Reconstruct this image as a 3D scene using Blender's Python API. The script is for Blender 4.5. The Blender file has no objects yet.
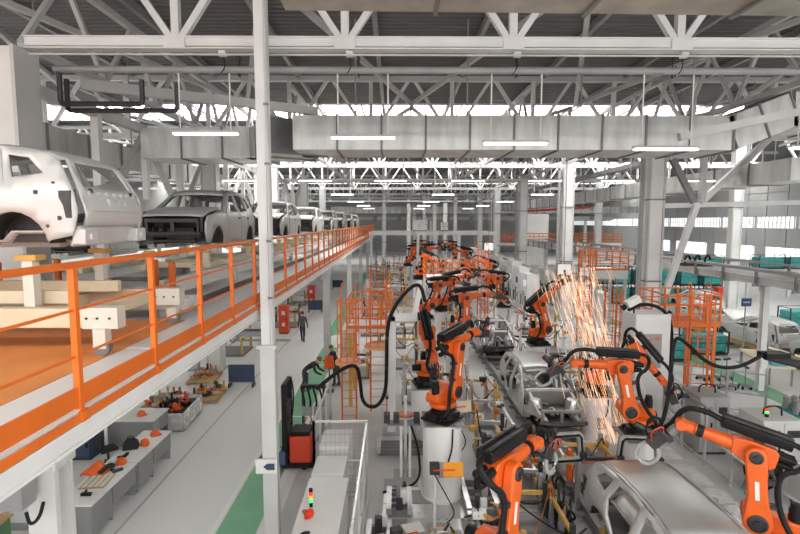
import bpy, bmesh, math, random
from mathutils import Vector, Matrix, Quaternion, geometry
random.seed(11)
PI = math.pi
scene = bpy.context.scene
C = scene.collection
R = math.radians

# ---------------------------------------------------------------- camera, world, exposure
cam_d = bpy.data.cameras.new('camera')
cam_d.sensor_width = 36.0
cam_d.lens = 22.5
cam_d.clip_end = 400
cam = bpy.data.objects.new('camera', cam_d)
C.objects.link(cam)
cam.location = (0, 0, 7.0)
cam.rotation_euler = (R(90 - 5.14), 0, R(-0.57))
scene.camera = cam

world = bpy.data.worlds.new('hall_daylight')
scene.world = world
world.use_nodes = True
world.node_tree.nodes['Background'].inputs[0].default_value = (1.0, 0.99, 0.975, 1)
world.node_tree.nodes['Background'].inputs[1].default_value = 1.5

scene.view_settings.view_transform = 'Standard'
scene.view_settings.look = 'None'
scene.view_settings.gamma = 1.0
scene.view_settings.use_curve_mapping = False
scene.view_settings.exposure = 0.3
scene.cycles.use_denoising = True
scene.cycles.max_bounces = 6
scene.cycles.diffuse_bounces = 4
scene.cycles.glossy_bounces = 3
scene.cycles.sample_clamp_indirect = 6.0

SKYLIGHT = 8.0      # brightness of the roof glazing and the added strips
LAMP = 6.0         # brightness of the fluorescent tubes
WINDOW = 1.2

# ---------------------------------------------------------------- materials
M = {}
def mat(name, col, rough=0.5, metal=0.0, noise=0.0, scale=4.0, bump=0.0, emit=0.0, stretch=None, spec=0.5):
    m = bpy.data.materials.new(name); m.use_nodes = True
    nt = m.node_tree; b = nt.nodes['Principled BSDF']
    b.inputs['Base Color'].default_value = (*col, 1)
    b.inputs['Roughness'].default_value = rough
    b.inputs['Metallic'].default_value = metal
    b.inputs['Specular IOR Level'].default_value = spec
    if noise or bump:
        tc = nt.nodes.new('ShaderNodeTexCoord')
        mp = nt.nodes.new('ShaderNodeMapping')
        if stretch: mp.inputs['Scale'].default_value = stretch
        nz = nt.nodes.new('ShaderNodeTexNoise'); nz.inputs['Scale'].default_value = scale
        nz.inputs['Detail'].default_value = 5
        nt.links.new(tc.outputs['Object'], mp.inputs['Vector']); nt.links.new(mp.outputs[0], nz.inputs['Vector'])
        if noise:
            rp = nt.nodes.new('ShaderNodeValToRGB')
            e = rp.color_ramp.elements
            e[0].position = 0.3; e[1].position = 0.7
            e[0].color = (*[max(0, c * (1 - noise)) for c in col], 1)
            e[1].color = (*[min(1, c * (1 + noise * 0.6)) for c in col], 1)
            nt.links.new(nz.outputs[0], rp.inputs[0]); nt.links.new(rp.outputs[0], b.inputs['Base Color'])
            mr = nt.nodes.new('ShaderNodeMapRange')
            mr.inputs['To Min'].default_value = max(0.05, rough - 0.1); mr.inputs['To Max'].default_value = min(1, rough + 0.12)
            nt.links.new(nz.outputs[0], mr.inputs[0]); nt.links.new(mr.outputs[0], b.inputs['Roughness'])
        if bump:
            bp = nt.nodes.new('ShaderNodeBump'); bp.inputs['Strength'].default_value = bump; bp.inputs['Distance'].default_value = 0.02
            nt.links.new(nz.outputs[0], bp.inputs['Height']); nt.links.new(bp.outputs[0], b.inputs['Normal'])
    if emit:
        b.inputs['Emission Color'].default_value = (*col, 1); b.inputs['Emission Strength'].default_value = emit
    M[name] = m
    return m
mat('floor_epoxy', (0.70, 0.70, 0.69), 0.32)
mat('box_grey', (0.27, 0.27, 0.265), 0.45, 0, 0.06, 2.0)
mat('cell_floor', (0.50, 0.50, 0.49), 0.45, 0, 0.12, 0.9, 0.05)
mat('green_paint', (0.16, 0.42, 0.24), 0.4, 0, 0.12, 1.5)
mat('line_paint', (0.78, 0.78, 0.76), 0.4)
mat('grey_line', (0.42, 0.42, 0.42), 0.4)
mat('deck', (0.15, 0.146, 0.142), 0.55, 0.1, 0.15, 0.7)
mat('white_steel', (0.76, 0.755, 0.74), 0.45, 0, 0.08, 1.2)
mat('offwhite_steel', (0.58, 0.575, 0.56), 0.5, 0, 0.1, 1.0)
mat('grey_steel', (0.34, 0.34, 0.335), 0.5, 0.1, 0.14, 1.5)
mat('mid_steel', (0.22, 0.22, 0.22), 0.45, 0.3, 0.2, 2.0)
mat('dark_steel', (0.045, 0.045, 0.045), 0.45, 0.3, 0.25, 3.0)
mat('black', (0.010, 0.010, 0.010), 0.45, 0, 0.3, 5.0, spec=0.22)
mat('black_rubber', (0.009, 0.009, 0.009), 0.55, spec=0.25)
mat('galv', (0.66, 0.66, 0.64), 0.38, 0.35, 0.28, 2.2, 0.0, 0, (1, 1, 0.25))
mat('galv_warm_reflection', (0.50, 0.46, 0.40), 0.36, 0.65, 0.3, 1.6, 0.0, 0, (1, 1, 0.3))  # warm colour paints in the orange reflection on the near duct
mat('alu', (0.62, 0.62, 0.61), 0.3, 0.7, 0.1, 3.0)
mat('body_white', (0.64, 0.64, 0.625), 0.34, 0.12, 0.07, 3.0)
mat('body_steel', (0.58, 0.58, 0.565), 0.32, 0.35, 0.12, 2.0)
mat('body_mid', (0.46, 0.46, 0.45), 0.34, 0.3, 0.12, 2.0)
mat('body_grey', (0.34, 0.34, 0.33), 0.34, 0.45, 0.16, 2.0)
mat('roof_steel', (0.47, 0.47, 0.455), 0.3, 0.6, 0.1, 1.2, 0, 0, (0.2, 3, 1))
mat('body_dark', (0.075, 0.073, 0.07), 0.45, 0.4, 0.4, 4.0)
mat('robot_orange', (0.74, 0.115, 0.010), 0.36, 0, 0.08, 3.0)
mat('rail_orange', (0.74, 0.155, 0.014), 0.42, 0, 0.08, 2.0)
mat('pale_orange', (0.85, 0.42, 0.20), 0.5, 0, 0.1, 2.0)
mat('mat_orange', (0.82, 0.29, 0.075), 0.5, 0, 0.14, 0.9, 0.04)
mat('amber', (0.62, 0.36, 0.08), 0.45, 0, 0.18, 3.0)
mat('beige', (0.70, 0.60, 0.43), 0.5, 0, 0.1, 1.6)
mat('cream', (0.70, 0.68, 0.60), 0.48, 0, 0.08, 1.6)
mat('wood', (0.52, 0.32, 0.14), 0.6, 0, 0.25, 3.0, 0, 0, (1, 8, 1))
mat('navy', (0.035, 0.055, 0.11), 0.45, 0, 0.15, 2)
mat('blue_sign', (0.03, 0.07, 0.22), 0.4)
mat('teal', (0.04, 0.34, 0.33), 0.5, 0, 0.35, 5.0)
mat('green_box', (0.10, 0.22, 0.11), 0.5, 0, 0.15, 2)
mat('red', (0.68, 0.06, 0.02), 0.4, 0, 0.08, 2)
mat('copper', (0.55, 0.20, 0.09), 0.35, 0.7, 0.2, 4)
mat('skin', (0.52, 0.28, 0.19), 0.55)
mat('hair', (0.05, 0.035, 0.025), 0.7)
mat('hair_brown', (0.20, 0.10, 0.05), 0.7)
mat('cloth_grey', (0.10, 0.105, 0.11), 0.8, 0, 0.25, 8)
mat('cloth_trousers', (0.055, 0.055, 0.06), 0.85, 0, 0.25, 8)
mat('cloth_black', (0.02, 0.02, 0.022), 0.8, 0, 0.3, 8)
mat('shoe', (0.16, 0.05, 0.03), 0.6)
mat('paper', (0.72, 0.71, 0.68), 0.6)
mat('lamp_tube', (1.0, 0.98, 0.95), 0.4, emit=LAMP)
mat('skylight', (1.0, 0.99, 0.97), 0.4, emit=SKYLIGHT)
mat('window_light', (0.96, 0.98, 1.0), 0.4, emit=WINDOW)
mat('screen', (0.80, 0.84, 0.86), 0.3, emit=0.35)
mat('lamp_red', (0.9, 0.05, 0.02), 0.3, emit=0.5)
mat('lamp_amber', (0.95, 0.4, 0.04), 0.3, emit=0.5)
mat('lamp_green', (0.05, 0.75, 0.15), 0.3, emit=1.5)
mat('spark', (1.0, 0.42, 0.16), 0.5, emit=1.0)
mat('spark_hot', (1.0, 0.68, 0.46), 0.5, emit=1.1)
mat('plastic_film', (0.60, 0.60, 0.58), 0.25, 0, 0.2, 5, 0.3)
mat('wall_panel', (0.42, 0.42, 0.41), 0.6, 0, 0.06, 0.4)

# ---------------------------------------------------------------- mesh builder
def frame(d, up=None):
    d = Vector(d).normalized()
    u = Vector(up) if up is not None else Vector((0, 0, 1))
    if abs(d.dot(u)) > 0.995: u = Vector((0, 1, 0))
    s = d.cross(u).normalized()
    return d, s, s.cross(d).normalized()

class MB:
    def __init__(self): self.v = []; self.f = []; self.mi = []; self.cur = 0
    def add(self, vs, fs, mtx=None):
        o = len(self.v)
        if mtx is not None: vs = [mtx @ Vector(p) for p in vs]
        self.v += [tuple(p) for p in vs]
        self.f += [tuple(o + i for i in f) for f in fs]
        self.mi += [self.cur] * len(fs)
        return self
    def box(self, c, s, mtx=None):
        x, y, z = c; a, b, d = s[0] / 2, s[1] / 2, s[2] / 2
        vs = [(x - a, y - b, z - d), (x + a, y - b, z - d), (x + a, y + b, z - d), (x - a, y + b, z - d),
              (x - a, y - b, z + d), (x + a, y - b, z + d), (x + a, y + b, z + d), (x - a, y + b, z + d)]
        return self.add(vs, [(3, 2, 1, 0), (4, 5, 6, 7), (0, 1, 5, 4), (1, 2, 6, 5), (2, 3, 7, 6), (3, 0, 4, 7)], mtx)
    def b2(self, lo, hi, mtx=None):
        return self.box([(lo[i] + hi[i]) / 2 for i in range(3)], [abs(hi[i] - lo[i]) for i in range(3)], mtx)
    def beam(self, p, q, w, h, up=None):
        p, q = Vector(p), Vector(q)
        d, s, u = frame(q - p, up)
        vs = []
        for e in (p, q):
            for a, b in ((-1, -1), (1, -1), (1, 1), (-1, 1)): vs.append(e + s * (a * w / 2) + u * (b * h / 2))
        return self.add(vs, [(3, 2, 1, 0), (4, 5, 6, 7), (0, 1, 5, 4), (1, 2, 6, 5), (2, 3, 7, 6), (3, 0, 4, 7)])
    def ibeam(self, p, q, w, h, t=0.03, up=None):
        p, q = Vector(p), Vector(q)
        d, s, u = frame(q - p, up)
        self.beam(p + u * (h / 2 - t / 2), q + u * (h / 2 - t / 2), w, t, up)
        self.beam(p - u * (h / 2 - t / 2), q - u * (h / 2 - t / 2), w, t, up)
        return self.beam(p, q, t, h - 2 * t, up)
    def tube(self, p, q, r, r2=None, n=10, caps=True):
        p, q = Vector(p), Vector(q); r2 = r if r2 is None else r2
        d, s, u = frame(q - p)
        vs = []
        for e, rr in ((p, r), (q, r2)):
            for i in range(n):
                a = 2 * PI * i / n
                vs.append(e + s * (math.cos(a) * rr) + u * (math.sin(a) * rr))
        fs = [(i, (i + 1) % n, n + (i + 1) % n, n + i) for i in range(n)]
        if caps: fs += [tuple(range(n - 1, -1, -1)), tuple(range(n, 2 * n))]
        return self.add(vs, fs)
    def lathe(self, prof, n=20, origin=(0, 0, 0), axis=(0, 0, 1)):
        o = Vector(origin); d, s, u = frame(axis)
        vs = []; fs = []; k = len(prof)
        for (r, h) in prof:
            for i in range(n):
                a = 2 * PI * i / n
                vs.append(o + d * h + s * (math.cos(a) * r) + u * (math.sin(a) * r))
        for j in range(k - 1):
            for i in range(n): fs.append((j * n + i, j * n + (i + 1) % n, (j + 1) * n + (i + 1) % n, (j + 1) * n + i))
        if prof[0][0] > 1e-4: fs.append(tuple(range(n - 1, -1, -1)))
        if prof[-1][0] > 1e-4: fs.append(tuple((k - 1) * n + i for i in range(n)))
        return self.add(vs, fs)
    def sphere(self, c, r, n=12, m=8, sc=(1, 1, 1)):
        c = Vector(c); vs = []; fs = []
        for j in range(m + 1):
            t = PI * j / m
            for i in range(n):
                a = 2 * PI * i / n
                vs.append((c.x + sc[0] * r * math.sin(t) * math.cos(a), c.y + sc[1] * r * math.sin(t) * math.sin(a), c.z + sc[2] * r * math.cos(t)))
        for j in range(m):
            for i in range(n): fs.append((j * n + i, (j + 1) * n + i, (j + 1) * n + (i + 1) % n, j * n + (i + 1) % n))
        return self.add(vs, fs)
    def path(self, pts, r, n=8, closed=False, smooth=0):
        pts = [Vector(p) for p in pts]
        for _ in range(smooth):
            q = [] if closed else [pts[0]]
            rng = range(len(pts)) if closed else range(len(pts) - 1)
            for i in rng:
                a, b = pts[i], pts[(i + 1) % len(pts)]
                q += [a.lerp(b, .25), a.lerp(b, .75)]
            if not closed: q.append(pts[-1])
            pts = q
        k = len(pts); vs = []; fs = []; ref = None
        for i, p in enumerate(pts):
            a = pts[(i - 1) % k] if (closed or i > 0) else p
            b = pts[(i + 1) % k] if (closed or i < k - 1) else p
            d = (b - a).normalized()
            if ref is None: _, s, u = frame(d)
            else:
                s = (ref - d * ref.dot(d)).normalized(); u = s.cross(d).normalized()
            ref = s
            for j in range(n):
                t = 2 * PI * j / n
                vs.append(p + s * (math.cos(t) * r) + u * (math.sin(t) * r))
        for i in range(k if closed else k - 1):
            i2 = (i + 1) % k
            for j in range(n): fs.append((i * n + j, i * n + (j + 1) % n, i2 * n + (j + 1) % n, i2 * n + j))
        if not closed: fs += [tuple(range(n - 1, -1, -1)), tuple((k - 1) * n + j for j in range(n))]
        return self.add(vs, fs)
    def prism(self, poly, lo, hi, axis='y', mtx=None):
        # poly in the plane across the axis: axis y -> (x,z), axis z -> (x,y), axis x -> (y,z)
        def pt(a, b, h): return (a, h, b) if axis == 'y' else ((a, b, h) if axis == 'z' else (h, a, b))
        n = len(poly)
        vs = [pt(a, b, lo) for a, b in poly] + [pt(a, b, hi) for a, b in poly]
        fs = [tuple(range(n)), tuple(range(2 * n - 1, n - 1, -1))] + [(i, i + n, (i + 1) % n + n, (i + 1) % n) for i in range(n)]
        return self.add(vs, fs, mtx)
    def grid(self, nu, nv, fn):
        vs = [fn(i / nu, j / nv) for i in range(nu + 1) for j in range(nv + 1)]
        fs = [(i * (nv + 1) + j, (i + 1) * (nv + 1) + j, (i + 1) * (nv + 1) + j + 1, i * (nv + 1) + j + 1) for i in range(nu) for j in range(nv)]
        return self.add(vs, fs)
    def mesh(self, name, mats, smooth=True, fix=True):
        me = bpy.data.meshes.new(name)
        me.from_pydata(self.v, [], self.f)
        if isinstance(mats, str): mats = [mats]
        for m_ in mats: me.materials.append(M[m_])
        if len(mats) > 1: me.polygons.foreach_set('material_index', self.mi)
        if fix:
            bm = bmesh.new(); bm.from_mesh(me)
            bmesh.ops.recalc_face_normals(bm, faces=bm.faces); bm.to_mesh(me); bm.free()
        if smooth:
            me.shade_smooth(); me.set_sharp_from_angle(angle=R(38))
        me.update()
        return me
    def build(self, name, mats, parent=None, bevel=0, smooth=True, solid=0):
        return link(name, self.mesh(name, mats, smooth), parent, bevel=bevel, solid=solid)

def link(name, me, parent=None, mtx=None, bevel=0, solid=0):
    o = bpy.data.objects.new(name, me); C.objects.link(o)
    if parent is not None: o.parent = parent
    if mtx is not None: o.matrix_local = mtx
    if solid:
        s = o.modifiers.new('thickness', 'SOLIDIFY'); s.thickness = solid; s.offset = 0
    if bevel:
        b = o.modifiers.new('edge', 'BEVEL'); b.width = bevel; b.segments = 2; b.limit_method = 'ANGLE'; b.angle_limit = R(40)
    return o
def thing(name, label, cat, loc=(0, 0, 0), rz=0, group=None):
    o = bpy.data.objects.new(name, None); C.objects.link(o)
    o.location = loc; o.rotation_euler = (0, 0, rz); o.empty_display_size = 0.2
    return tag(o, label, cat, group)
def tag(o, label, cat, group=None):
    o['label'] = label; o['category'] = cat
    if group: o['group'] = group
    return o
def struct(o):
    o['kind'] = 'structure'; return o
def dup(root, loc=None, rz=None, label=None, group=None):
    def cp(o, par):
        c = o.copy(); C.objects.link(c)
        if par is not None: c.parent = par
        for ch in [k for k in ALLCH.get(o.name, o.children)]: cp(ch, c)
        return c
    r = cp(root, None)
    if loc is not None: r.location = loc
    if rz is not None: r.rotation_euler = (0, 0, rz)
    if label: r['label'] = label
    if group: r['group'] = group
    return r
ALLCH = {}
def T(x=0, y=0, z=0): return Matrix.Translation((x, y, z))
def RX(a): return Matrix.Rotation(a, 4, 'X')
def RY(a): return Matrix.Rotation(a, 4, 'Y')
def RZ(a): return Matrix.Rotation(a, 4, 'Z')

def in_poly(x, y, poly):
    c = False; n = len(poly); j = n - 1
    for i in range(n):
        xi, yi = poly[i]; xj, yj = poly[j]
        if (yi > y) != (yj > y) and x < (xj - xi) * (y - yi) / (yj - yi) + xi: c = not c
        j = i
    return c
def panel(outer, holes, step, fn):
    """triangulated flat outline with holes, then bent by fn(a, b) -> point"""
    vs = []; es = []
    for lp in [outer] + holes:
        o = len(vs); pts = []
        for i in range(len(lp)):
            a, b = lp[i], lp[(i + 1) % len(lp)]
            L = math.hypot(b[0] - a[0], b[1] - a[1]); k = max(1, int(L / step))
            for t in range(k): pts.append((a[0] + (b[0] - a[0]) * t / k, a[1] + (b[1] - a[1]) * t / k))
        vs += pts; n = len(pts)
        es += [(o + i, o + (i + 1) % n) for i in range(n)]
    x0 = min(p[0] for p in outer); x1 = max(p[0] for p in outer); y0 = min(p[1] for p in outer); y1 = max(p[1] for p in outer)
    gx = x0 + step * .6
    while gx < x1:
        gy = y0 + step * .6
        while gy < y1:
            if in_poly(gx, gy, outer) and not any(in_poly(gx, gy, h) for h in holes): vs.append((gx, gy))
            gy += step
        gx += step
    r = geometry.delaunay_2d_cdt([Vector(p) for p in vs], es, [], 0, 1e-5)
    V, Fc = r[0], r[2]
    out = []
    for f in Fc:
        cx = sum(V[i].x for i in f) / len(f); cy = sum(V[i].y for i in f) / len(f)
        if in_poly(cx, cy, outer) and not any(in_poly(cx, cy, h) for h in holes): out.append(tuple(f))
    m = MB(); m.add([fn(p.x, p.y) for p in V], out)
    return m
# ================================================================ the hall
m = MB(); m.b2((-40, -12, -0.2), (46, 125, 0)); floor = struct(m.build('floor', 'floor_epoxy'))
m = MB(); m.b2((-2.75, 4, 0.0), (12.6, 70, 0.012)); m.build('cell_slab', 'cell_floor', floor)
for lo, hi in (((-4.05, 6, 0), (-3.15, 27.5, 0.008)), ((-4.3, 30.5, 0), (-3.5, 70, 0.008)), ((14.9, 8, 0), (15.9, 70, 0.008)), ((-9.8, 29.0, 0), (-6.2, 29.6, 0.008))):
    m = MB(); m.b2(lo, hi); m.build('green_stripe', 'green_paint', floor)
for x in (-4.15, -3.05, 14.8, 16.0):
    m = MB(); m.b2((x - .05, 6, 0), (x + .05, 70, 0.006)); m.build('edge_line', 'line_paint', floor)
m = MB(); m.b2((-6.35, 6, 0), (-6.28, 40, 0.005)); m.build('edge_line', 'grey_line', floor)
for i in range(7):
    m = MB(); m.b2((-6.3 + i * .42, 29.4, 0.001), (-6.1 + i * .42, 30.6, 0.010)); m.build('crossing_bar', 'line_paint', floor)
for y in (14.0, 14.9, 17.5, 24.0):
    m = MB(); m.b2((-4.05, y, 0.008), (-3.15, y + .07, 0.012)); m.build('crossing_bar', 'line_paint', floor)

# corrugated roof deck in two runs, skylight slots between them
CEIL = 13.8
SLOTS = [(-8, -3), (29.5, 34), (57, 60), (86, 89)]  # all but the second slot are added to light the hall
def deck_run(y0, y1):
    prof = []; y = y0; p = 0.32 if y0 < 40 else 0.8
    h = 0.07
    while y < y1 - p:
        prof += [(y, 0), (y + p * .35, 0), (y + p * .5, h), (y + p * .85, h)]; y += p
    prof += [(y, 0), (y1, 0)]
    mb = MB()
    n = len(prof)
    vs = [(x, a, CEIL + b) for x in (-40, 46) for a, b in prof]
    mb.add(vs, [(i, i + 1, n + i + 1, n + i) for i in range(n - 1)])
    return mb
edges = [-12] + [e for s in SLOTS for e in s] + [125]
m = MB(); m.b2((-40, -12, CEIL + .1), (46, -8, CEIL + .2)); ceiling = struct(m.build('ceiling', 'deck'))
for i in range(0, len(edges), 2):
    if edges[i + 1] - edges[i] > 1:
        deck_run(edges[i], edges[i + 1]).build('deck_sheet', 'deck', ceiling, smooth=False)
for k, (a, b) in enumerate(SLOTS):
    m = MB(); m.b2((-40, a, CEIL + .25), (46, b, CEIL + .3)); w = struct(m.build('window_%d' % (k + 1), 'skylight'))
    for yy in (a, b):
        m = MB(); m.b2((-40, yy - .06, CEIL - .1), (46, yy + .06, CEIL + .3)); m.build('kerb', 'white_steel', w)
    for x in range(-38, 46, 3):
        m = MB(); m.b2((x - .05, a, CEIL + .1), (x + .05, b, CEIL + .24)); m.build('glazing_bar', 'grey_steel', w)

# far wall and right wall, each of upright panels, with windows
def wall_panels(parent, fn, n):
    for i in range(n): fn(i)
m = MB(); m.b2((-40, 120, 0), (46, 120.3, CEIL)); wf = struct(m.build('wall_far', 'wall_panel'))
for i in range(28):
    m = MB(); m.b2((-39.9 + i * 3.05, 119.86, 6.0), (-37.0 + i * 3.05, 120, CEIL)); m.build('panel', 'wall_panel', wf)
m = MB(); m.b2((42, -12, 0), (42.3, 120, CEIL)); wr = struct(m.build('wall_right', 'wall_panel'))
for i in range(31):
    for z0, z1 in ((4.3, 6.25), (7.65, 10.2), (10.3, CEIL)):
        m = MB(); m.b2((41.86, 26 + i * 3.03, z0), (42, 28.9 + i * 3.03, z1)); m.build('panel', 'wall_panel', wr)
n = len(SLOTS)
for i in range(14):
    n += 1
    m = MB(); y = 34 + i * 6.06; m.b2((41.9, y, 6.35), (41.98, y + 5.5, 7.55)); w = struct(m.build('window_%d' % n, 'window_light'))
    for j in range(10):
        m = MB(); m.b2((41.8, y + j * .6 - .07, 6.3), (41.9, y + j * .6 + .07, 7.6)); m.build('mullion', 'white_steel', w)
    m = MB(); m.b2((41.8, y - .05, 6.9), (41.92, y + 5.5, 6.98)); m.build('transom', 'white_steel', w)
for i in range(5):
    n += 1
    m = MB(); y = 40 + i * 9; m.b2((41.9, y, 2.6), (41.98, y + 7, 4.2)); w = struct(m.build('window_%d' % n, 'window_light'))
    for j in range(6):
        m = MB(); m.b2((41.82, y + j * 1.4 - .03, 2.5), (41.9, y + j * 1.4 + .03, 4.3)); m.build('mullion', 'white_steel', w)
m = MB(); m.b2((-40.3, -12, 0), (-40, 120, CEIL)); struct(m.build('wall_left', 'wall_panel'))

# ---------------------------------------------------------------- roof trusses across the hall
TY = [11.5, 23.5, 35.5, 47.5, 59.5, 71.5, 83.5, 95.5]
ZB, ZT = 10.92, 13.5
for k, y in enumerate(TY):
    where = ['above the nearest row of tube lamps', 'above the far side of the big duct', 'beside the roof glazing'][k] if k < 3 else None
    t = thing('roof_truss', 'white steel roof truss spanning the hall ' + where if where else 'distant white roof truss seen over the far end of the line', 'truss', (0, y, ZB), 0, 'roof trusses')
    x0, x1 = (-8.1, 14.2) if k == 0 else (-30, 36)
    m = MB(); m.ibeam((x0, 0, 0), (x1, 0, 0), .28, .27, .03); m.beam((x0, 0, .03), (x1, 0, .03), .2, .2); m.build('bottom_chord', 'white_steel', t)
    m = MB(); m.beam((x0, 0, ZT - ZB), (x1, 0, ZT - ZB), .25, .22); m.build('top_chord', 'offwhite_steel', t)
    node = -1.1 - 3.72 * 8
    while node < x1:
        if node > x0 + .5:
            m = MB(); m.beam((node, 0, .1), (node, 0, ZT - ZB), .17, .17); m.build('vertical', 'white_steel', t)
            m = MB(); m.box((node, -.12, 0), (.46, .06, .24)); m.build('gusset_plate', 'white_steel', t)
            for s in (-1, 1):
                m = MB(); m.beam((node + s * .12, 0, .12), (node + s * 1.78, 0, ZT - ZB), .14, .14); m.build('diagonal', 'white_steel', t)
        node += 3.72
# longitudinal purlins under the deck
for i in range(16):
    x = -26.7 + i * 3.72
    m = MB(); m.ibeam((x, -8, CEIL - .15), (x, 100, CEIL - .15), .16, .26, .025)
    tag(m.build('roof_purlin', 'grey_steel'), 'long steel purlin running under the corrugated roof deck', 'purlin', 'roof purlins')
# roof bracing: zig-zag tubes between the first trusses
for i in range(13):
    x = -19.7 + i * 3.72
    s = 1 if i % 2 else -1
    m = MB(); m.beam((x - s * 1.86, 11.8, 12.6), (x + s * 1.86, 23.2, 12.3), .15, .15)
    tag(m.build('roof_brace', 'offwhite_steel'), 'sloping roof brace between the nearest two trusses', 'brace', 'roof braces')
    m = MB(); m.beam((x + s * 1.86, 23.8, 12.3), (x - s * 1.86, 35.2, 12.3), .14, .14)
    tag(m.build('roof_brace', 'grey_steel'), 'sloping roof brace beyond the big duct', 'brace', 'far roof braces')
# secondary long joists with web members hanging lower at a few lines
for (x, y0, y1, lab) in ((-8.6, 12, 35.5, 'lattice girder along the left column row'), (-4.85, 24, 60, 'lattice girder over the overhead conveyor'), (6.35, 24, 60, 'lattice girder over the robot line'), (12.0, 12, 60, 'lattice girder along the right column row')):
    t = thing('lattice_girder', 'grey ' + lab, 'girder', (x, y0, 11.1))
    L = y1 - y0
    m = MB(); m.beam((0, 0, 0), (0, L, 0), .18, .18); m.build('bottom_chord', 'offwhite_steel', t)
    m = MB(); m.beam((0, 0, 2.2), (0, L, 2.2), .18, .18); m.build('top_chord', 'offwhite_steel', t)
    k = int(L / 3)
    for i in range(k):
        a, b = i * L / k, (i + 1) * L / k
        m = MB(); m.beam((0, a, 0), (0, (a + b) / 2, 2.2), .12, .12); m.build('diagonal', 'offwhite_steel', t)
        m = MB(); m.beam((0, (a + b) / 2, 2.2), (0, b, 0), .12, .12); m.build('diagonal', 'offwhite_steel', t)
# pipes under the near truss
for (y, z, r, mt, lab, n) in ((12.05, 10.53, .085, 'grey_steel', 'grey sprinkler pipe slung below the nearest truss', 'sprinkler_pipe'), (11.25, 10.62, .022, 'offwhite_steel', 'thin cable conduit stretched below the nearest truss', 'cable_conduit')):
    m = MB(); m.tube((-7.9, y, z), (14.3, y, z), r, n=12); tag(m.build(n, mt), lab, 'pipe')
for (x, y) in ((-1.1, 11.5), (2.62, 11.5), (6.34, 11.5), (-3.9, 11.5)):
    t = thing('pipe_hanger', 'small strap hanger holding the sprinkler pipe to the truss', 'hanger', (x + .25, y, 10.4), 0, 'pipe hangers')
    m = MB(); m.path([(0, .55, .25), (0, .55, 0), (0, .68, 0), (0, .68, .5)], .018); m.build('strap', 'dark_steel', t)
    m = MB(); m.beam((0, .1, .42), (0, .75, .42), .06, .05); m.build('bracket', 'dark_steel', t)
    m = MB(); m.box((-.15, -.05, .3), (.16, .12, .12)); m.build('junction_box', 'white_steel', t, bevel=.01)
    m = MB(); m.path([(-.15, 0, .26), (-.12, .02, .05), (-.22, .03, -.1)], .012, smooth=2); m.build('cable', 'black_rubber', t)

# ---------------------------------------------------------------- tube lamps
def lamp(x, y, z, label, L=1.55, rodtop=10.6, tilt=0):
    t = thing('tube_lamp', label, 'lamp', (x, y, z), tilt, 'hanging tube lamps')
    m = MB(); m.prism([(-.11, .02), (-.06, .08), (.06, .08), (.11, .02)], -L / 2, L / 2, 'x'); m.build('housing', 'white_steel', t)
    for s in (-.05, .05):
        m = MB(); m.tube((-L / 2 + .03, s, 0), (L / 2 - .03, s, 0), .02, n=8); m.build('tube', 'lamp_tube', t)
    for s in (-1, 1):
        m = MB(); m.tube((s * L * .38, 0, .08), (s * L * .38, 0, rodtop - z), .018, n=6); m.build('rod', 'white_steel', t)
for x, z, lab in ((-4.45, 9.06, 'above the grey car body'), (-.75, 8.97, 'beside the white post'), (2.86, 8.85, 'over the welding robots'), (6.45, 8.72, 'beside the sloping duct bend'), (10.2, 8.75, 'near the right lattice girder')):
    lamp(x, 12.05, z, 'hanging white tube lamp on two rods ' + lab)
for k, y in enumerate((23.5, 35.5, 47.5, 59.5, 71.5)):
    for x in ((-7.2, -3.7, -.2, 3.4, 7.0, 10.4, 14.2, 18.3) if k == 0 else (-3.7, 3.4, 10.4, 18.3)):
        lamp(x, y, 8.9, 'distant hanging tube lamp of the %s lamp row from the big duct' % ['first', 'second', 'third', 'fourth', 'fifth'][k], 1.55, 10.83)

# ---------------------------------------------------------------- air ducts
def duct(label, pts, w, h, mt='galv', seg=1.35, hang=0):
    """rectangular duct through points; one part for each sheet section, a flange at each joint"""
    t = thing('air_duct', label, 'duct', pts[0])
    o = Vector(pts[0])
    for a, b in zip(pts[:-1], pts[1:]):
        a, b = Vector(a) - o, Vector(b) - o
        k = max(1, round((b - a).length / seg))
        for i in range(k):
            p, q = a.lerp(b, i / k), a.lerp(b, (i + 1) / k)
            mb = MB(); mb.beam(p, q, w, h); s = mb.build('duct_section', mt, t)
            d = (q - p).normalized()
            mb = MB(); mb.beam(q - d * .03, q + d * .03, w + .09, h + .09); mb.build('flange', 'mid_steel', s)
    for i in range(hang):
        p = (Vector(pts[0]).lerp(Vector(pts[-1]), (i + .5) / hang)) - o
        mb = MB(); mb.tube(p, (p.x, p.y, CEIL + .05 - o.z), .03, n=6); mb.build('hanger_rod', 'grey_steel', t)
    return t
duct('large galvanised air duct crossing the hall behind the tube lamps', [(-9.0, 19.2, 9.8), (-4.6, 19.0, 9.8), (-3.2, 17.0, 9.8), (10.7, 17.0, 9.8), (12.6, 17.0, 10.55), (24, 17.0, 10.55)], 2.0, 1.06)
duct('duct coloured with a warm orange reflection, running just above the nearest truss', [(-1.6, 7.0, 10.42), (16, 7.0, 10.3)], 1.3, .66, 'galv_warm_reflection', 2.2)
duct('long galvanised duct running beside the right column row', [(16.5, 20, 9.1), (16.5, 75, 9.1)], 1.5, .9, seg=2.4, hang=8)
duct('galvanised duct along the left wall side of the conveyor', [(-11.2, 13.5, 9.5), (-11.2, 30, 9.5)], 1.3, .9, seg=2.0, hang=3)
duct('low duct crossing the far end of the hall', [(-10, 80, 8.9), (40, 80, 8.9)], 1.5, 1.0, seg=3, hang=6)
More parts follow.
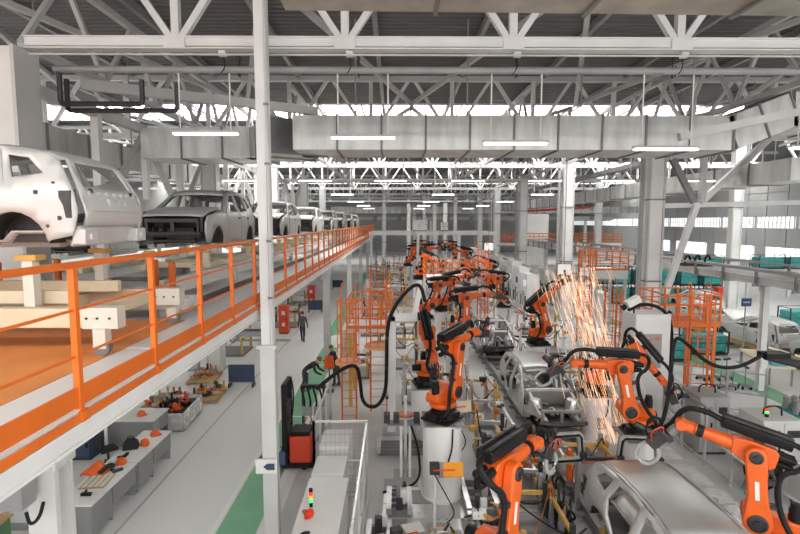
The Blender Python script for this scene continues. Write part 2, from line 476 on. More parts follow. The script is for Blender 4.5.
for x in (-1.3, 2.4, 6.2, 9.9):
    m = MB(); m.tube((x, 17.0, 10.2), (x, 17.0, 13.6), .025, n=6); tag(m.build('duct_hanger', 'grey_steel'), 'thin hanger rod carrying the large duct', 'hanger', 'duct hangers')

# ---------------------------------------------------------------- columns
def box_column(x, y, w, z1, label, group, face='white_steel', z0=0):
    t = thing('steel_column', label, 'column', (x, y, z0), 0, group)
    m = MB(); m.b2((-w / 2, -w * .36, 0), (w / 2, w * .36, z1 - z0)); m.build('shaft', face, t, bevel=.02)
    m = MB(); m.b2((-w * .75, -w * .6, 0), (w * .75, w * .6, .06)); m.build('base_plate', 'grey_steel', t)
    for s in (-1, 1):
        m = MB(); m.b2((s * w / 2 - s * .02, -w * .46, .06), (s * w / 2 + s * .06, w * .46, z1 - z0)); m.build('flange', 'offwhite_steel', t)
    for zz in (4.2, 8.0):
        if zz < z1 - .5:
            m = MB(); m.b2((-w / 2 - .08, -w * .48, zz), (w / 2 + .08, w * .48, zz + .07)); m.build('band', 'mid_steel', t)
    return t
box_column(-8.55, 11.4, .85, 10.75, 'broad white box column carrying the near truss end', None)
for y in (23.5, 35.5, 47.5, 59.5):
    box_column(-8.55, y, .6, 10.75, 'pale column of the row behind the overhead car bodies', 'left column row')
for i, y in enumerate((23.4, 35.2, 47.4, 59.5, 71.5)):
    c = box_column(12.1, y, .62, 10.78, ['broad grey column beside the orange ladder towers', 'grey column beside the orange handrail walkway', 'grey column in front of the white cabinets', 'distant grey column of the robot line row', 'distant grey column of the robot line row'][i], 'right column row')
    m = MB(); m.tube((-.62, -.05, .1), (-.62, -.05, 10.6), .11, n=10); m.build('cable_riser', 'grey_steel', c)
for y in (35.5, 47.5, 59.5, 71.5):
    box_column(24.2, y, .6, 13.5, 'pale column standing beyond the teal crates', 'outer column row')
# slim post in front of the guard rail
t = thing('steel_post', 'tall slim white post standing in front of the orange guard rail', 'post', (-2.74, 10.65, 0))
m = MB(); m.b2((-.16, -.13, 0), (.16, .13, 4.35)); m.build('lower_shaft', 'offwhite_steel', t, bevel=.01)
m = MB(); m.b2((-.13, -.1, 4.35), (.13, .1, 13.6)); m.build('upper_shaft', 'white_steel', t, bevel=.01)
m = MB(); m.tube((.10, -.13, 4.4), (.10, -.13, 13.4), .03, n=8); m.build('conduit', 'offwhite_steel', t)
m = MB(); m.b2((-.21, -.18, 4.3), (.21, .18, 4.38)); m.build('collar', 'offwhite_steel', t)
for z in (5.4, 6.6, 8.2, 9.4):
    m = MB(); m.box((.10, -.15, z), (.1, .04, .05)); m.build('clip', 'mid_steel', t)
m = MB(); m.b2((-.29, -.2, 1.55), (.17, -.15, 1.87)); s = m.build('sign_plate', 'paper', t)
m = MB(); m.prism([(-.12, 1.71), (-.04, 1.78), (.12, 1.78), (.12, 1.64), (-.04, 1.64)], -.215, -.2, 'y'); m.build('arrow_mark', 'navy', s)
m = MB(); m.b2((.2, -.1, 1.7), (.32, -.06, 1.98)); m.build('side_tag', 'navy', t)
# struts meeting at a node beside the right column row
for (a, b, mt, lab) in (((13.9, 23.1, 7.75), (12.64, 23.1, 3.6), 'white_steel', 'long pale strut leaning down beside the broad grey column'), ((14.1, 23.1, 7.9), (17.2, 23.1, 10.9), 'white_steel', 'pale strut rising from the tie beam toward the sloping duct'), ((12.68, 23.1, 9.9), (13.8, 23.1, 7.9), 'mid_steel', 'dark strut falling from the column head to the tie beam'), ((14.15, 23.1, 7.9), (14.15, 23.1, 10.9), 'offwhite_steel', 'short upright over the tie beam by the dark strut')):
    m = MB(); m.beam(a, b, .22, .26); tag(m.build('diagonal_strut', mt), lab, 'strut')
m = MB(); m.beam((12.45, 23.4, 7.75), (30, 23.4, 8.2), .22, .22); tag(m.build('tie_beam', 'white_steel'), 'long pale tie beam crossing from the broad grey column', 'beam')
m = MB(); m.beam((7.4, 13.2, 9.2), (14, 13.2, 10.6), .16, .2); tag(m.build('tie_beam', 'offwhite_steel'), 'inclined beam rising in front of the duct bend', 'beam')
m = MB(); m.beam((-7.9, 13.0, 10.45), (-2.5, 16.5, 10.55), .16, .26); tag(m.build('tie_beam', 'offwhite_steel'), 'inclined beam from the broad white box column toward the duct', 'beam')
# lattice wall behind the overhead car bodies
t = thing('lattice_wall', 'longitudinal lattice of posts and V struts behind the overhead car bodies', 'truss', (-9.3, 13.4, 5.44))
m = MB(); m.beam((0, 0, 4.95), (0, 30, 4.95), .22, .3); m.build('top_chord', 'offwhite_steel', t)
for i in range(6):
    y = i * 6
    m = MB(); m.beam((0, y + 2.6, 0), (0, y + 2.6, 4.9), .24, .24); m.build('post', 'white_steel', t)
    for s in (-1, 1):
        m = MB(); m.beam((0, y + 5.6, 4.8), (0, y + 5.6 + s * 2.2, 2.6), .2, .2); m.build('strut', 'offwhite_steel', t)
    m = MB(); m.beam((0, y + 5.6, 2.4), (0, y + 5.6, 4.8), .2, .2); m.build('post', 'white_steel', t)
# pipe loops hanging at the left of the near truss
t = thing('pipe_loop', 'dark bent pipes hanging below the left end of the near truss', 'pipe', (-6.9, 12.05, 9.6))
for i in range(2):
    m = MB(); m.path([(-.9, i * .25, .9 - i * .12), (-.9, i * .25, .35 - i * .1), (-.9, i * .25, .15 - i * .1), (-.7, i * .25, .15 - i * .1), (.8 + i * .7, i * .25, .15 - i * .1), (1.0 + i * .7, i * .25, .15 - i * .1), (1.0 + i * .7, i * .25, .35), (1.0 + i * .7, i * .25, .7)], .06, smooth=2); m.build('pipe', 'dark_steel', t)

# trays and service runs under the roof of the right hand hall
for (x, z, w, mt, lab) in ((22.4, 9.6, .9, 'mid_steel', 'dark cable tray run'), (24.8, 10.3, .5, 'grey_steel', 'grey pipe rack run'), (14.3, 10.2, .6, 'mid_steel', 'narrow dark cable tray run')):
    t = thing('service_tray', lab + ' under the roof of the right hand hall', 'tray', (x, 24.5, z))
    m = MB(); m.b2((-w / 2, 0, 0), (w / 2, 50, .06)); m.build('tray', mt, t)
    for s in (-1, 1):
        m = MB(); m.b2((s * w / 2 - .02, 0, 0), (s * w / 2 + .02, 50, .25)); m.build('side', mt, t)
    for i in range(10):
        m = MB(); m.tube((0, 1 + i * 5.2, .05), (0, 1 + i * 5.2, CEIL + .05 - z), .03, n=6); m.build('hanger_rod', 'grey_steel', t)

for i, (x, y) in enumerate(((1.8, 66), (4.2, 72), (6.4, 64), (8.4, 70), (5.4, 68.5), (-1.5, 70), (3.0, 78))):
    box_column(x, y, .42, 10.78 if i % 2 else 9.4, 'far slim white column beyond the overhead frame', 'far slim columns')
t = thing('far_gallery', 'far grey gallery beam crossing the hall behind the slim columns', 'beam', (2, 84, 0))
m = MB(); m.b2((-14, -.5, 7.2), (34, .5, 8.0)); m.build('beam', 'grey_steel', t)
for x in (-12, -4, 4, 12, 20, 30):
    m = MB(); m.b2((x - .2, -.2, 0), (x + .2, .2, 7.2)); m.build('post', 'white_steel', t)
for k in range(12):
    m = MB(); m.b2((-13 + k * 4, -.56, 7.3), (-9.6 + k * 4, -.5, 7.9)); m.build('panel', 'offwhite_steel', t)
# ================================================================ overhead conveyor platform
PZ = 5.24
mat('added_deck_tube', (1.0, 0.98, 0.95), 0.4, emit=26.0)  # glow of the lamps added out of view under the deck
CZ = 5.44
t = thing('conveyor_platform', 'overhead conveyor deck with orange matting and a white edge beam', 'platform', (-3.0, 0, 0))
m = MB(); m.b2((-4.95, -3, PZ - .12), (0.02, 74, PZ - .004)); m.build('deck', 'white_steel', t)
m = MB(); m.b2((-12.5, -3, PZ - .12), (-6.15, 74, PZ - .004)); m.build('deck', 'white_steel', t)
for a, b in ((-3, 10.7), (12.1, 23.0), (24.0, 35.0), (36.0, 47.0), (48.0, 59.0), (60.0, 74)):
    m = MB(); m.b2((-6.15, a, PZ - .12), (-4.95, b, PZ - .004)); m.build('deck_infill', 'white_steel', t)
m = MB(); m.b2((-12.3, -3, PZ - .004), (-.78, 8.9, PZ + .012)); m.build('orange_matting', 'mat_orange', t)
for i in range(8):
    m = MB(); m.b2((-.77, -2.5 + i * 9.4, PZ - .003), (-.04, 6.7 + i * 9.4, PZ + .006)); m.build('walkway_plate', 'line_paint', t)
m = MB(); m.ibeam((-.08, -3, PZ - .225), (-.08, 74, PZ - .225), .26, .21, .03); m.beam((.0, -3, PZ - .225), (.0, 74, PZ - .225), .06, .15); m.build('edge_beam', 'white_steel', t)
m = MB(); m.ibeam((-6.5, -3, PZ - .27), (-6.5, 74, PZ - .27), .26, .30, .035); m.build('inner_beam', 'offwhite_steel', t)
for i in range(13):
    y = 2.2 + i * 6
    m = MB(); m.ibeam((-12.3, y, PZ - .25), (-.12, y, PZ - .25), .2, .26, .03); m.build('cross_beam', 'offwhite_steel', t)
# guard rail
g = thing('guard_rail', 'orange tubular guard rail along the overhead conveyor platform', 'railing', (-3.0, 0, PZ))
m = MB(); m.tube((0, -2.4, 1.36), (0, 73, 1.36), .034, n=10); m.build('top_rail', 'rail_orange', g)
for z in (.5, .94):
    m = MB(); m.tube((0, -2.4, z), (0, 73, z), .015, n=8); m.build('mid_rail', 'rail_orange', g)
m = MB(); m.b2((-.012, -2.4, .02), (.012, 73, .21)); m.build('toe_board', 'rail_orange', g)
m = MB(); m.b2((.03, -2.4, -.11), (.05, 73, -.03)); m.build('edge_strip', 'rail_orange', g)
pm = MB(); pm.b2((-.03, -.03, -.1), (.03, .03, 1.35)); pm.b2((-.05, -.06, -.12), (.06, .06, -.02)); pme = pm.mesh('post', 'rail_orange')
for i in range(49):
    link('post', pme, g, T(0, 1.65 + i * 1.5 - 3.0, 0))
# far orange gate across the end of the walkway
# support legs under the platform edge
def leg(x, y, label, group):
    t = thing('platform_leg', label, 'column', (x, y, 0), 0, group)
    m = MB(); m.ibeam((0, 0, .04), (0, 0, 4.4), .3, .3, .04, up=(0, 1, 0)); m.build('shaft', 'offwhite_steel', t)
    m = MB(); m.b2((-.28, -.28, 0), (.28, .28, .04)); m.build('base_plate', 'grey_steel', t)
    m = MB(); m.b2((-.18, -.18, 4.4), (.18, .18, 4.91)); m.build('head', 'offwhite_steel', t, bevel=.02)
    return t
L1 = leg(-3.72, 5.2, 'white platform leg carrying the grey switch box', None)
for i, y in enumerate((23.6, 35.3, 47.2, 59)):
    leg(-3.25, y, ['white platform leg standing by the striped crossing', 'white platform leg beyond the red cabinets', 'distant white leg under the overhead conveyor', 'distant white leg under the overhead conveyor'][i], 'platform legs')
for i, y in enumerate((11.4, 17.2, 23.4, 29.4, 35.4)):
    if y == 11.4: continue
    leg(-9.5, y, 'white inner platform leg behind the workshop desks', 'inner platform legs')
m = MB(); m.b2((-.36, -.42, 4.12), (.0, -.2, 4.52)); sb = m.build('switch_box', 'box_grey', L1, bevel=.015)
m = MB(); m.tube((-.18, -.42, 4.34), (-.18, -.46, 4.34), .05, n=12); m.build('rotary_switch', 'black', sb)
m = MB(); m.path([(.0, -.3, 4.5), (.05, -.32, 4.62), (.2, -.3, 4.66), (.25, -.2, 4.75)], .018, smooth=2); m.build('cable', 'black_rubber', sb)
m = MB(); m.path([(-.05, -.3, 4.05), (.0, -.33, 3.92), (.08, -.3, 3.98), (.06, -.2, 4.1)], .018, smooth=2); m.build('cable', 'black_rubber', sb)
# dark cross tray hanging under the platform between the posts
t = thing('cable_tray', 'dark cable tray slung under the platform beside the white post', 'tray', (-4.8, 11.6, 4.35))
m = MB(); m.b2((-1.6, -.12, 0), (1.75, .12, .05)); m.build('tray', 'dark_steel', t)
for s in (-1, 1):
    m = MB(); m.b2((-1.6, s * .12 - .01, 0), (1.75, s * .12 + .01, .12)); m.build('side', 'mid_steel', t)
for x in (-1.4, 0, 1.0):
    m = MB(); m.tube((x, .0, .05), (x, 0, .78), .02, n=6); m.build('hanger', 'grey_steel', t)

# roller conveyor and skids
t = thing('roller_conveyor', 'white roller conveyor running along the overhead platform under the car bodies', 'conveyor', (-5.5, 10.2, PZ))
DZ = CZ - PZ
for x in (-.75, .75):
    m = MB(); m.ibeam((x, 0, .2 + DZ), (x, 62, .2 + DZ), .14, .34, .025); m.build('rail', 'white_steel', t)
    for i in range(16):
        mm = MB(); mm.b2((x - .07, .5 + i * 4, 0), (x + .07, .64 + i * 4, .2 + DZ)); mm.build('foot', 'offwhite_steel', t)
for i in range(20):
    m = MB(); m.tube((-.7, .8 + i * 3, .31 + DZ), (.7, .8 + i * 3, .31 + DZ), .05, n=10); m.build('roller', 'mid_steel', t)
m = MB(); m.b2((1.15, 0, .0), (1.3, 62, .1)); m.build('cable_duct', 'dark_steel', t)

def make_skid(label, L=4.6):
    t = thing('car_skid', label, 'skid', (0, 0, 0), 0, 'car skids')
    for s in (-1, 1):
        m = MB(); m.b2((-L / 2, s * .6 - .07, 0), (L / 2, s * .6 + .07, .16)); m.build('runner', 'beige', t, bevel=.01)
    for x in (-1.9, -.9, .5, 1.7):
        m = MB(); m.b2((x - .07, -.85, .04), (x + .07, .85, .18)); m.build('cross_beam', 'beige', t, bevel=.01)
    for x in (-1.9, 1.7):
        for s in (-1, 1):
            m = MB(); m.b2((x - .07, s * .72 - .07, .18), (x + .07, s * .72 + .07, .42)); p = m.build('support_post', 'beige', t)
            m = MB(); m.b2((x - .1, s * .72 - .1, .42), (x + .1, s * .72 + .1, .47)); m.build('rest_pad', 'amber', p)
    return t
skid = make_skid('beige steel skid under the grey car body with dark engine bay')
CARS_Y = [14.4, 22.4, 30.4, 38.4, 46.4, 54.4, 62.4]
for i, y in enumerate(CARS_Y):
    s = skid if i == 0 else dup(skid, label='beige steel skid under a car body further along the conveyor')
    s.location = (-5.5, y, CZ + .37); s.rotation_euler = (0, 0, -PI / 2)
# transfer carriage with crosswise skid under the near car body
t = thing('transfer_carriage', 'large beige transfer carriage on the orange matting under the near car body', 'carriage', (-6.4, 7.5, PZ + .012))
G = .22
for y in (-.9, 1.0):
    m = MB(); m.b2((-2.6, y - .09, .36), (2.75, y + .09, .62)); b = m.build('side_beam', 'beige', t, bevel=.012)
    m = MB(); m.b2((2.3, y - .1, .35), (2.76, y + .1, .63)); m.build('end_plate', 'cream', b)
    for x in (2.36, 2.5, 2.66):
        m = MB(); m.tube((x, y - .115, .49), (x, y - .095, .49), .016, n=8); m.build('bolt', 'dark_steel', b)
for x in (-2.4, -.6, 1.2, 2.2):
    m = MB(); m.b2((x - .07, -.85, .4), (x + .07, .95, .56)); m.build('cross_beam', 'beige', t)
for y in (-.55, .65):
    m = MB(); m.b2((-2.6, y - .06, .62), (1.9, y + .06, .8)); m.build('runner', 'beige', t, bevel=.01)
for x in (-2.2, 1.5):
    for y in (-.75, .85):
        m = MB(); m.b2((x - .07, y - .07, .62), (x + .07, y + .07, 1.24)); p = m.build('support_post', 'cream', t)
        m = MB(); m.b2((x - .14, y - .1, 1.24), (x + .14, y + .1, 1.31)); m.build('rest_pad', 'amber', p)
for x in (.7, 2.55, -2.2):
    for y in (-1.0, 1.1):
        m = MB(); m.tube((x, y - .05, .11), (x, y + .05, .11), .11, n=16); w = m.build('wheel', 'mid_steel', t)
        m = MB(); m.b2((x - .08, y - .07, .1), (x + .08, y + .07, .36)); m.build('wheel_bracket', 'cream', w)
# low cream carriage beside it
t = thing('transfer_rail', 'white steel transfer rail bed between the orange matting and the roller conveyor', 'conveyor', (-6.5, 9.55, PZ))
for x in (-2.2, 2.2):
    m = MB(); m.b2((x - .1, -.3, 0), (x + .1, .3, .12)); m.build('foot', 'offwhite_steel', t)
m = MB(); m.b2((-2.4, -.25, .12), (2.6, -.05, .34)); m.build('rail', 'white_steel', t)
m = MB(); m.b2((-2.4, .1, .12), (2.6, .3, .34)); m.build('rail', 'white_steel', t)
# orange guide posts behind the carriage
for i, (x, y) in enumerate(((-4.55, 9.3), (-5.2, 9.95), (-7.3, 9.95), (-8.0, 9.2))):
    t = thing('guide_post', 'short orange guide post beside the transfer rail', 'post', (x, y + .9, PZ), 0, 'orange guide posts')
    m = MB(); m.b2((-.05, -.05, 0), (.05, .05, .95)); m.build('post', 'rail_orange', t)
    m = MB(); m.b2((-.1, -.1, 0), (.1, .1, .03)); m.build('foot', 'rail_orange', t)

# unseen tube lamps added under the deck to brighten the workshop aisle
for i in range(6):
    for x in (-5.4, -8.0):
        y = 7.5 + i * 5.5
        t = thing('added_deck_lamp', 'unseen tube lamp added under the conveyor deck to brighten the workshop aisle', 'lamp', (x, y, PZ - .2), 0, 'added lamps under the deck')
        m = MB(); m.b2((-.1, -.75, .02), (.1, .75, .085)); m.build('housing', 'white_steel', t)
        for s in (-.05, .05):
            m = MB(); m.tube((s, -.72, 0), (s, .72, 0), .018, n=8); m.build('tube', 'added_deck_tube', t)
# ================================================================ car bodies (x forward, sill at z=0)
def arc(cx, cz, r, a0, a1, n=10): return [(cx + r * math.cos(R(a0 + (a1 - a0) * i / n)), cz + r * math.sin(R(a0 + (a1 - a0) * i / n))) for i in range(n + 1)]
OUT = ([(-1.98, .24), (-1.72, .18)] + arc(-1.3, .14, .40, 178, 2) + [(-.88, .04), (.9, .04)] + arc(1.33, .14, .40, 178, 2) +
       [(1.88, .2), (1.96, .42), (1.95, .62), (1.84, .76), (1.35, .86), (.86, .92), (.5, 1.13), (.16, 1.32), (-.1, 1.375), (-.6, 1.395), (-1.2, 1.37), (-1.6, 1.30), (-1.78, 1.21), (-1.9, 1.0), (-2.02, .78), (-2.06, .55), (-2.02, .35)])
OUT_S = ([(-1.98, .24), (-1.72, .18)] + arc(-1.3, .14, .40, 178, 2) + [(-.88, .04), (.9, .04), (1.0, .12), (1.02, .5), (.98, .86), (.86, .92)] + OUT[OUT.index((.5, 1.13)):])
WF = [(.60, .89), (.36, 1.06), (.10, 1.24), (-.26, 1.295), (-.28, .865)]
WR = [(-.40, .865), (-.385, 1.30), (-.75, 1.31), (-1.02, 1.285), (-1.13, .92)]
WQ = [(-1.27, .96), (-1.15, 1.265), (-1.42, 1.225), (-1.64, 1.02)]
DF = [(.66, .17), (.77, .4), (.78, .7), (.72, .88), (.40, 1.10), (.12, 1.295), (-.26, 1.345), (-.325, 1.34), (-.34, .8), (-.34, .17)]
DR = [(-.36, .17), (-.36, .8), (-.345, 1.345), (-.75, 1.36), (-1.06, 1.335), (-1.19, .92), (-1.12, .66), (-.93, .42), (-.86, .17)]
def halfw(x, z, off=0):
    w = .845 + .045 * math.sin(min(1, max(0, z / .8)) * PI * .75)
    if z > .80: w -= (z - .80) * .40
    e = max(0, abs(x) - 1.35)
    w -= .20 * e * e * (1.15 if x > 0 else .9)
    return w + off
RZL = [(.16, 1.32), (-.1, 1.375), (-.6, 1.395), (-1.2, 1.37), (-1.6, 1.30), (-1.78, 1.21)]
def lin(tab, x):
    if x >= tab[0][0]: return tab[0][1]
    for (a, b), (c, d) in zip(tab[:-1], tab[1:]):
        if x >= c: return b + (d - b) * (x - a) / (c - a)
    return tab[-1][1]
REAR = [(.10, -1.93), (.24, -1.98), (.35, -2.02), (.55, -2.06), (.78, -2.02), (1.0, -1.9), (1.21, -1.78), (1.3, -1.6)]
def rear_x(z):
    for (a, b), (c, d) in zip(REAR[:-1], REAR[1:]):
        if z <= c: return b + (d - b) * (z - a) / (c - a)
    return REAR[-1][1]
_cm = {}
def cmesh(key, fn):
    if key not in _cm: _cm[key] = fn()
    return _cm[key]
def make_car(label, group, paint='body_steel', roofm=None, doors=True, hood=True, tailgate=True, bay='body_dark', loc=(0, 0, 0), rz=0, hood_up=0, roof=True, hoodm=None):
    t = thing('unfinished_car', label, 'car', loc, rz, group)
    roofm = roofm or paint
    def part(name, key, fn, m_, solid=0, par=None, mtx=None, bevel=0):
        me = cmesh((key, m_), lambda: fn().mesh(name, m_))
        return link(name, me, par or t, mtx, solid=solid, bevel=bevel)
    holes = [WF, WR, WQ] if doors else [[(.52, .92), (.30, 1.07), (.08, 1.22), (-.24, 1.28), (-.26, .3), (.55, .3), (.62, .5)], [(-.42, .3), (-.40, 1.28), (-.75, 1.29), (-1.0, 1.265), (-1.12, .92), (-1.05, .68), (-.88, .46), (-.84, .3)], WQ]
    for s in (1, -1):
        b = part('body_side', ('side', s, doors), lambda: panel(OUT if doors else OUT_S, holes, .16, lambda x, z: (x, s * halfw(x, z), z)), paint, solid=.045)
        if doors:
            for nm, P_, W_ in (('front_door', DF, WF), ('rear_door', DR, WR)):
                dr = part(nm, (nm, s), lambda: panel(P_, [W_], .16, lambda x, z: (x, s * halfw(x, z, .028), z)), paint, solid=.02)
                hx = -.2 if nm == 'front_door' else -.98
                part('handle_recess_shade', ('hr', s, nm), lambda: MB().box((hx, s * (halfw(hx, .72, .04)), .72), (.17, .012, .045)), 'body_dark', par=dr)  # dark slab on the door paints in the shade of a recess
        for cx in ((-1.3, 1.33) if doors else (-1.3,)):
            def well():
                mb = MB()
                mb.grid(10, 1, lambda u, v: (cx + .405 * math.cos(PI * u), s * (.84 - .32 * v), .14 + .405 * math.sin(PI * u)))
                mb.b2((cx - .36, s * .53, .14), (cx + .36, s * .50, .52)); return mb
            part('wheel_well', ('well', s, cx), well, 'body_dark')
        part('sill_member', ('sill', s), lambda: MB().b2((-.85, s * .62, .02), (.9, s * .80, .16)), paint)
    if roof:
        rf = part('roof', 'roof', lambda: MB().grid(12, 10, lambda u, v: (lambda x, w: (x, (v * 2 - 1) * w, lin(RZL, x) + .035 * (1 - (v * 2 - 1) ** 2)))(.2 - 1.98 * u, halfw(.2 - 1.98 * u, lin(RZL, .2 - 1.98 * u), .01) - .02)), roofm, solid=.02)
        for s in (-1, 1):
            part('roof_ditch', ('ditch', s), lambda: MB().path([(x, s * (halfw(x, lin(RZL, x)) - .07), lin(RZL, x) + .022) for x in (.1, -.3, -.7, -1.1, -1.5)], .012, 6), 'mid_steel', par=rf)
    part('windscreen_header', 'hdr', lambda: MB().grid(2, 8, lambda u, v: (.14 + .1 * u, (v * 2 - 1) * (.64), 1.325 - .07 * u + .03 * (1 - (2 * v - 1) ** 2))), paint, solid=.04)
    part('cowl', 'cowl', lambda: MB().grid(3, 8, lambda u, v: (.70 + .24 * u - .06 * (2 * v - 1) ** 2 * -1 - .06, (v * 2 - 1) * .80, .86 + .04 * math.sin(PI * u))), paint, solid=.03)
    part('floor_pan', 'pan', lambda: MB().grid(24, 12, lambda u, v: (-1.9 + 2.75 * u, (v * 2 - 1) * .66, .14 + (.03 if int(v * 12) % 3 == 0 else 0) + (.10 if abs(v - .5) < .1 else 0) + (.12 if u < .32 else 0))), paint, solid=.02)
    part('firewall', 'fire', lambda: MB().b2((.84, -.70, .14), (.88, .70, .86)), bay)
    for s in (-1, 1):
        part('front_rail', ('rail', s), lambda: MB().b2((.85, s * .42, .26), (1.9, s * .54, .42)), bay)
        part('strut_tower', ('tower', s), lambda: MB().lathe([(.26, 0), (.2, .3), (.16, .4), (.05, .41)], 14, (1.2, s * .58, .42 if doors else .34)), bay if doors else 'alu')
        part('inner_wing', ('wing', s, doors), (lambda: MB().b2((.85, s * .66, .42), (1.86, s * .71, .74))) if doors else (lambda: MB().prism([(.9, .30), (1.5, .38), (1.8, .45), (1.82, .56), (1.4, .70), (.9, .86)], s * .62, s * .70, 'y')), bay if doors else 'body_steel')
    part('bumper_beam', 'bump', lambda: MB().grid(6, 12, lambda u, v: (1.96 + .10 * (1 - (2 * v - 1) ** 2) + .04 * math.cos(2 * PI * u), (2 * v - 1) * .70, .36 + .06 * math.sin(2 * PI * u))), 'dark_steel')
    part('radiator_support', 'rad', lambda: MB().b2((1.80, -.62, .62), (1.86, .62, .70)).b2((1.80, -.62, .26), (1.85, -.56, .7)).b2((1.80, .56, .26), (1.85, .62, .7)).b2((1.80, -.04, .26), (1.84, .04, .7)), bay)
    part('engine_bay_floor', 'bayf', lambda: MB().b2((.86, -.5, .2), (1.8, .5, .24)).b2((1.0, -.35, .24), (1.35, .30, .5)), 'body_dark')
    if hood:
        hm = T(.86, 0, .93) @ RY(-hood_up) @ T(-.86, 0, -.93)
        part('bonnet', 'bonnet', lambda: MB().grid(10, 10, lambda u, v: (.88 + 1.03 * u - .10 * u * (2 * v - 1) ** 2, (2 * v - 1) * (.77 - .06 * u), .935 - .13 * u - .07 * u ** 4 + .03 * (1 - (2 * v - 1) ** 4))), hoodm or paint, solid=.025, mtx=hm)
    if tailgate:
        TG = [(-.66, .36), (.66, .36), (.72, .62), (.69, .84), (.58, 1.2), (.48, 1.29), (-.48, 1.29), (-.58, 1.2), (-.69, .84), (-.72, .62)]
        TW = [(-.58, .86), (.58, .86), (.47, 1.19), (-.47, 1.19)]
        def tgx(y, z): return rear_x(z) - .05 * (1 - (y / .75) ** 2) - (.035 if .45 < z < .66 else 0)
        tg = part('tailgate', 'tg', lambda: panel(TG, [TW], .09, lambda y, z: (tgx(y, z), y, z)), paint, solid=.03)
        part('plate_recess', 'pr', lambda: MB().b2((-2.135, -.21, .70), (-2.095, .21, .72)).b2((-2.135, -.21, .60), (-2.1, .21, .615)).b2((-2.135, -.21, .60), (-2.1, -.195, .72)).b2((-2.135, .195, .60), (-2.1, .21, .72)).b2((-2.125, -.06, .62), (-2.1, -.03, .70)).b2((-2.125, .06, .62), (-2.1, .09, .70)), paint, par=tg)
        for k in range(7):
            yb = -.54 + k * .18
            part('stamped_boss', ('sb', k), lambda: MB().lathe([(.035, 0), (.03, .012), (.012, .014), (.012, .004), (0, .004)], 12, (tgx(yb, .79) - .014, yb, .79), (-1, 0, .15)), paint, par=tg)
        part('stamped_ridge', 'sr', lambda: MB().path([(tgx(y_, .56) - .016, y_, .56) for y_ in (-.62, -.4, -.2, 0, .2, .4, .62)], .014, 6), paint, par=tg)
        for s in (-1, 1):
            for k, (hx, hz) in enumerate(((-1.78, .9), (-1.86, .46), (-1.72, .36), (-1.6, .78), (-1.05, .34))):
                part('panel_hole_shade', ('ph', s, k), lambda: MB().tube((hx, s * (halfw(hx, hz) - .01), hz), (hx, s * (halfw(hx, hz) + .026), hz), .022 + .008 * (k % 2), n=10), 'body_dark')  # dark disc paints the shade inside a panel hole
        part('hinge_boss', 'hb', lambda: MB().tube((-2.0, .5, .81), (-2.06, .5, .81), .04, n=12).tube((-2.0, -.5, .81), (-2.06, -.5, .81), .04, n=12), 'body_dark', par=tg)
    for s in (-1, 1):
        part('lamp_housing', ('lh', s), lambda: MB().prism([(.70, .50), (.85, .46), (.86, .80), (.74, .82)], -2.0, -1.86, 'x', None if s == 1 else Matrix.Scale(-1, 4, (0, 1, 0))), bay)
    part('rear_panel', 'rp', lambda: MB().grid(6, 10, lambda u, v: (rear_x(.1 + .26 * u) + .02 - .04 * (1 - (2 * v - 1) ** 2), (2 * v - 1) * .74, .1 + .26 * u)), paint, solid=.03)
    for s in (-1, 1):
        part('bumper_bracket', ('bb', s), lambda: MB().b2((-2.12, s * .5, .12), (-1.95, s * .78, .32)).b2((-2.14, s * .60, .17), (-2.1, s * .68, .26)), paint, bevel=.015)
    for x in (-.33, -1.15):
        part('roof_bow', ('bow', x), lambda: MB().grid(2, 8, lambda u, v: (x - .05 + .1 * u, (v * 2 - 1) * .6, lin(RZL, x) - .03 + .03 * (1 - (2 * v - 1) ** 2))), paint, solid=.02)
    if not doors:
        rb = random.Random(int(loc[1] * 10))
        for i in range(16):
            x, y, z = rb.uniform(.95, 1.75), rb.uniform(-.6, .6), rb.uniform(.26, .7)
            m = MB()
            if i % 3: m.box((x, y, z), (rb.uniform(.05, .2), rb.uniform(.04, .16), rb.uniform(.03, .12)))
            else: m.path([(x, y, z), (x + .1, y + rb.uniform(-.3, .3), z + .08), (x + rb.uniform(0, .3), y + rb.uniform(-.3, .3), z - .1)], .022, 6, smooth=1)
            m.build('bay_bracket', rb.choice(['alu', 'body_steel', 'body_dark', 'alu', 'body_white']), t)
        for i in range(8):
            x = -1.7 + i * .32
            m = MB(); m.b2((x - .03, -.6, .16), (x + .03, .6, .20 + .03 * (i % 2))); m.build('floor_rib', 'body_white', t)
        for s in (-1, 1):
            m = MB(); m.path([(.62, s * .70, .3), (.55, s * .72, .7), (.4, s * .70, 1.02)], .03, 6, smooth=1); m.build('hinge_pillar', 'body_dark', t)
    return t
CB = PZ + .012 + 1.31
make_car('silver white car body set crosswise with its tailgate to the guard rail', 'overhead car bodies', 'body_white', loc=(-6.5, 7.72, CB + .0), rz=PI).scale = (1.07,) * 3
cz = CZ + .37 + .47
car_a = make_car('grey car body with dark open engine bay above the orange guard rail', 'overhead car bodies', 'body_mid', 'body_grey', hoodm='body_steel', loc=(-5.5, CARS_Y[0], cz), rz=-PI / 2)
car_b = make_car('pale car body in the row behind the slim white post', 'overhead car bodies', 'body_steel', loc=(-5.5, CARS_Y[1], cz), rz=-PI / 2)
car_c = make_car('white car body third along the overhead conveyor row', 'overhead car bodies', 'body_white', loc=(-5.5, CARS_Y[2], cz), rz=-PI / 2)
for c in (car_a, car_b, car_c): c.scale = (1.07, 1.07, 1.15)
dup(car_b, (-5.5, CARS_Y[3], cz), label='steel car body further along the row, behind the white one')
for i in range(4, 7):
    dup((car_c, car_b)[i % 2], (-5.5, CARS_Y[i], cz), label='small far car body near the end of the overhead conveyor')
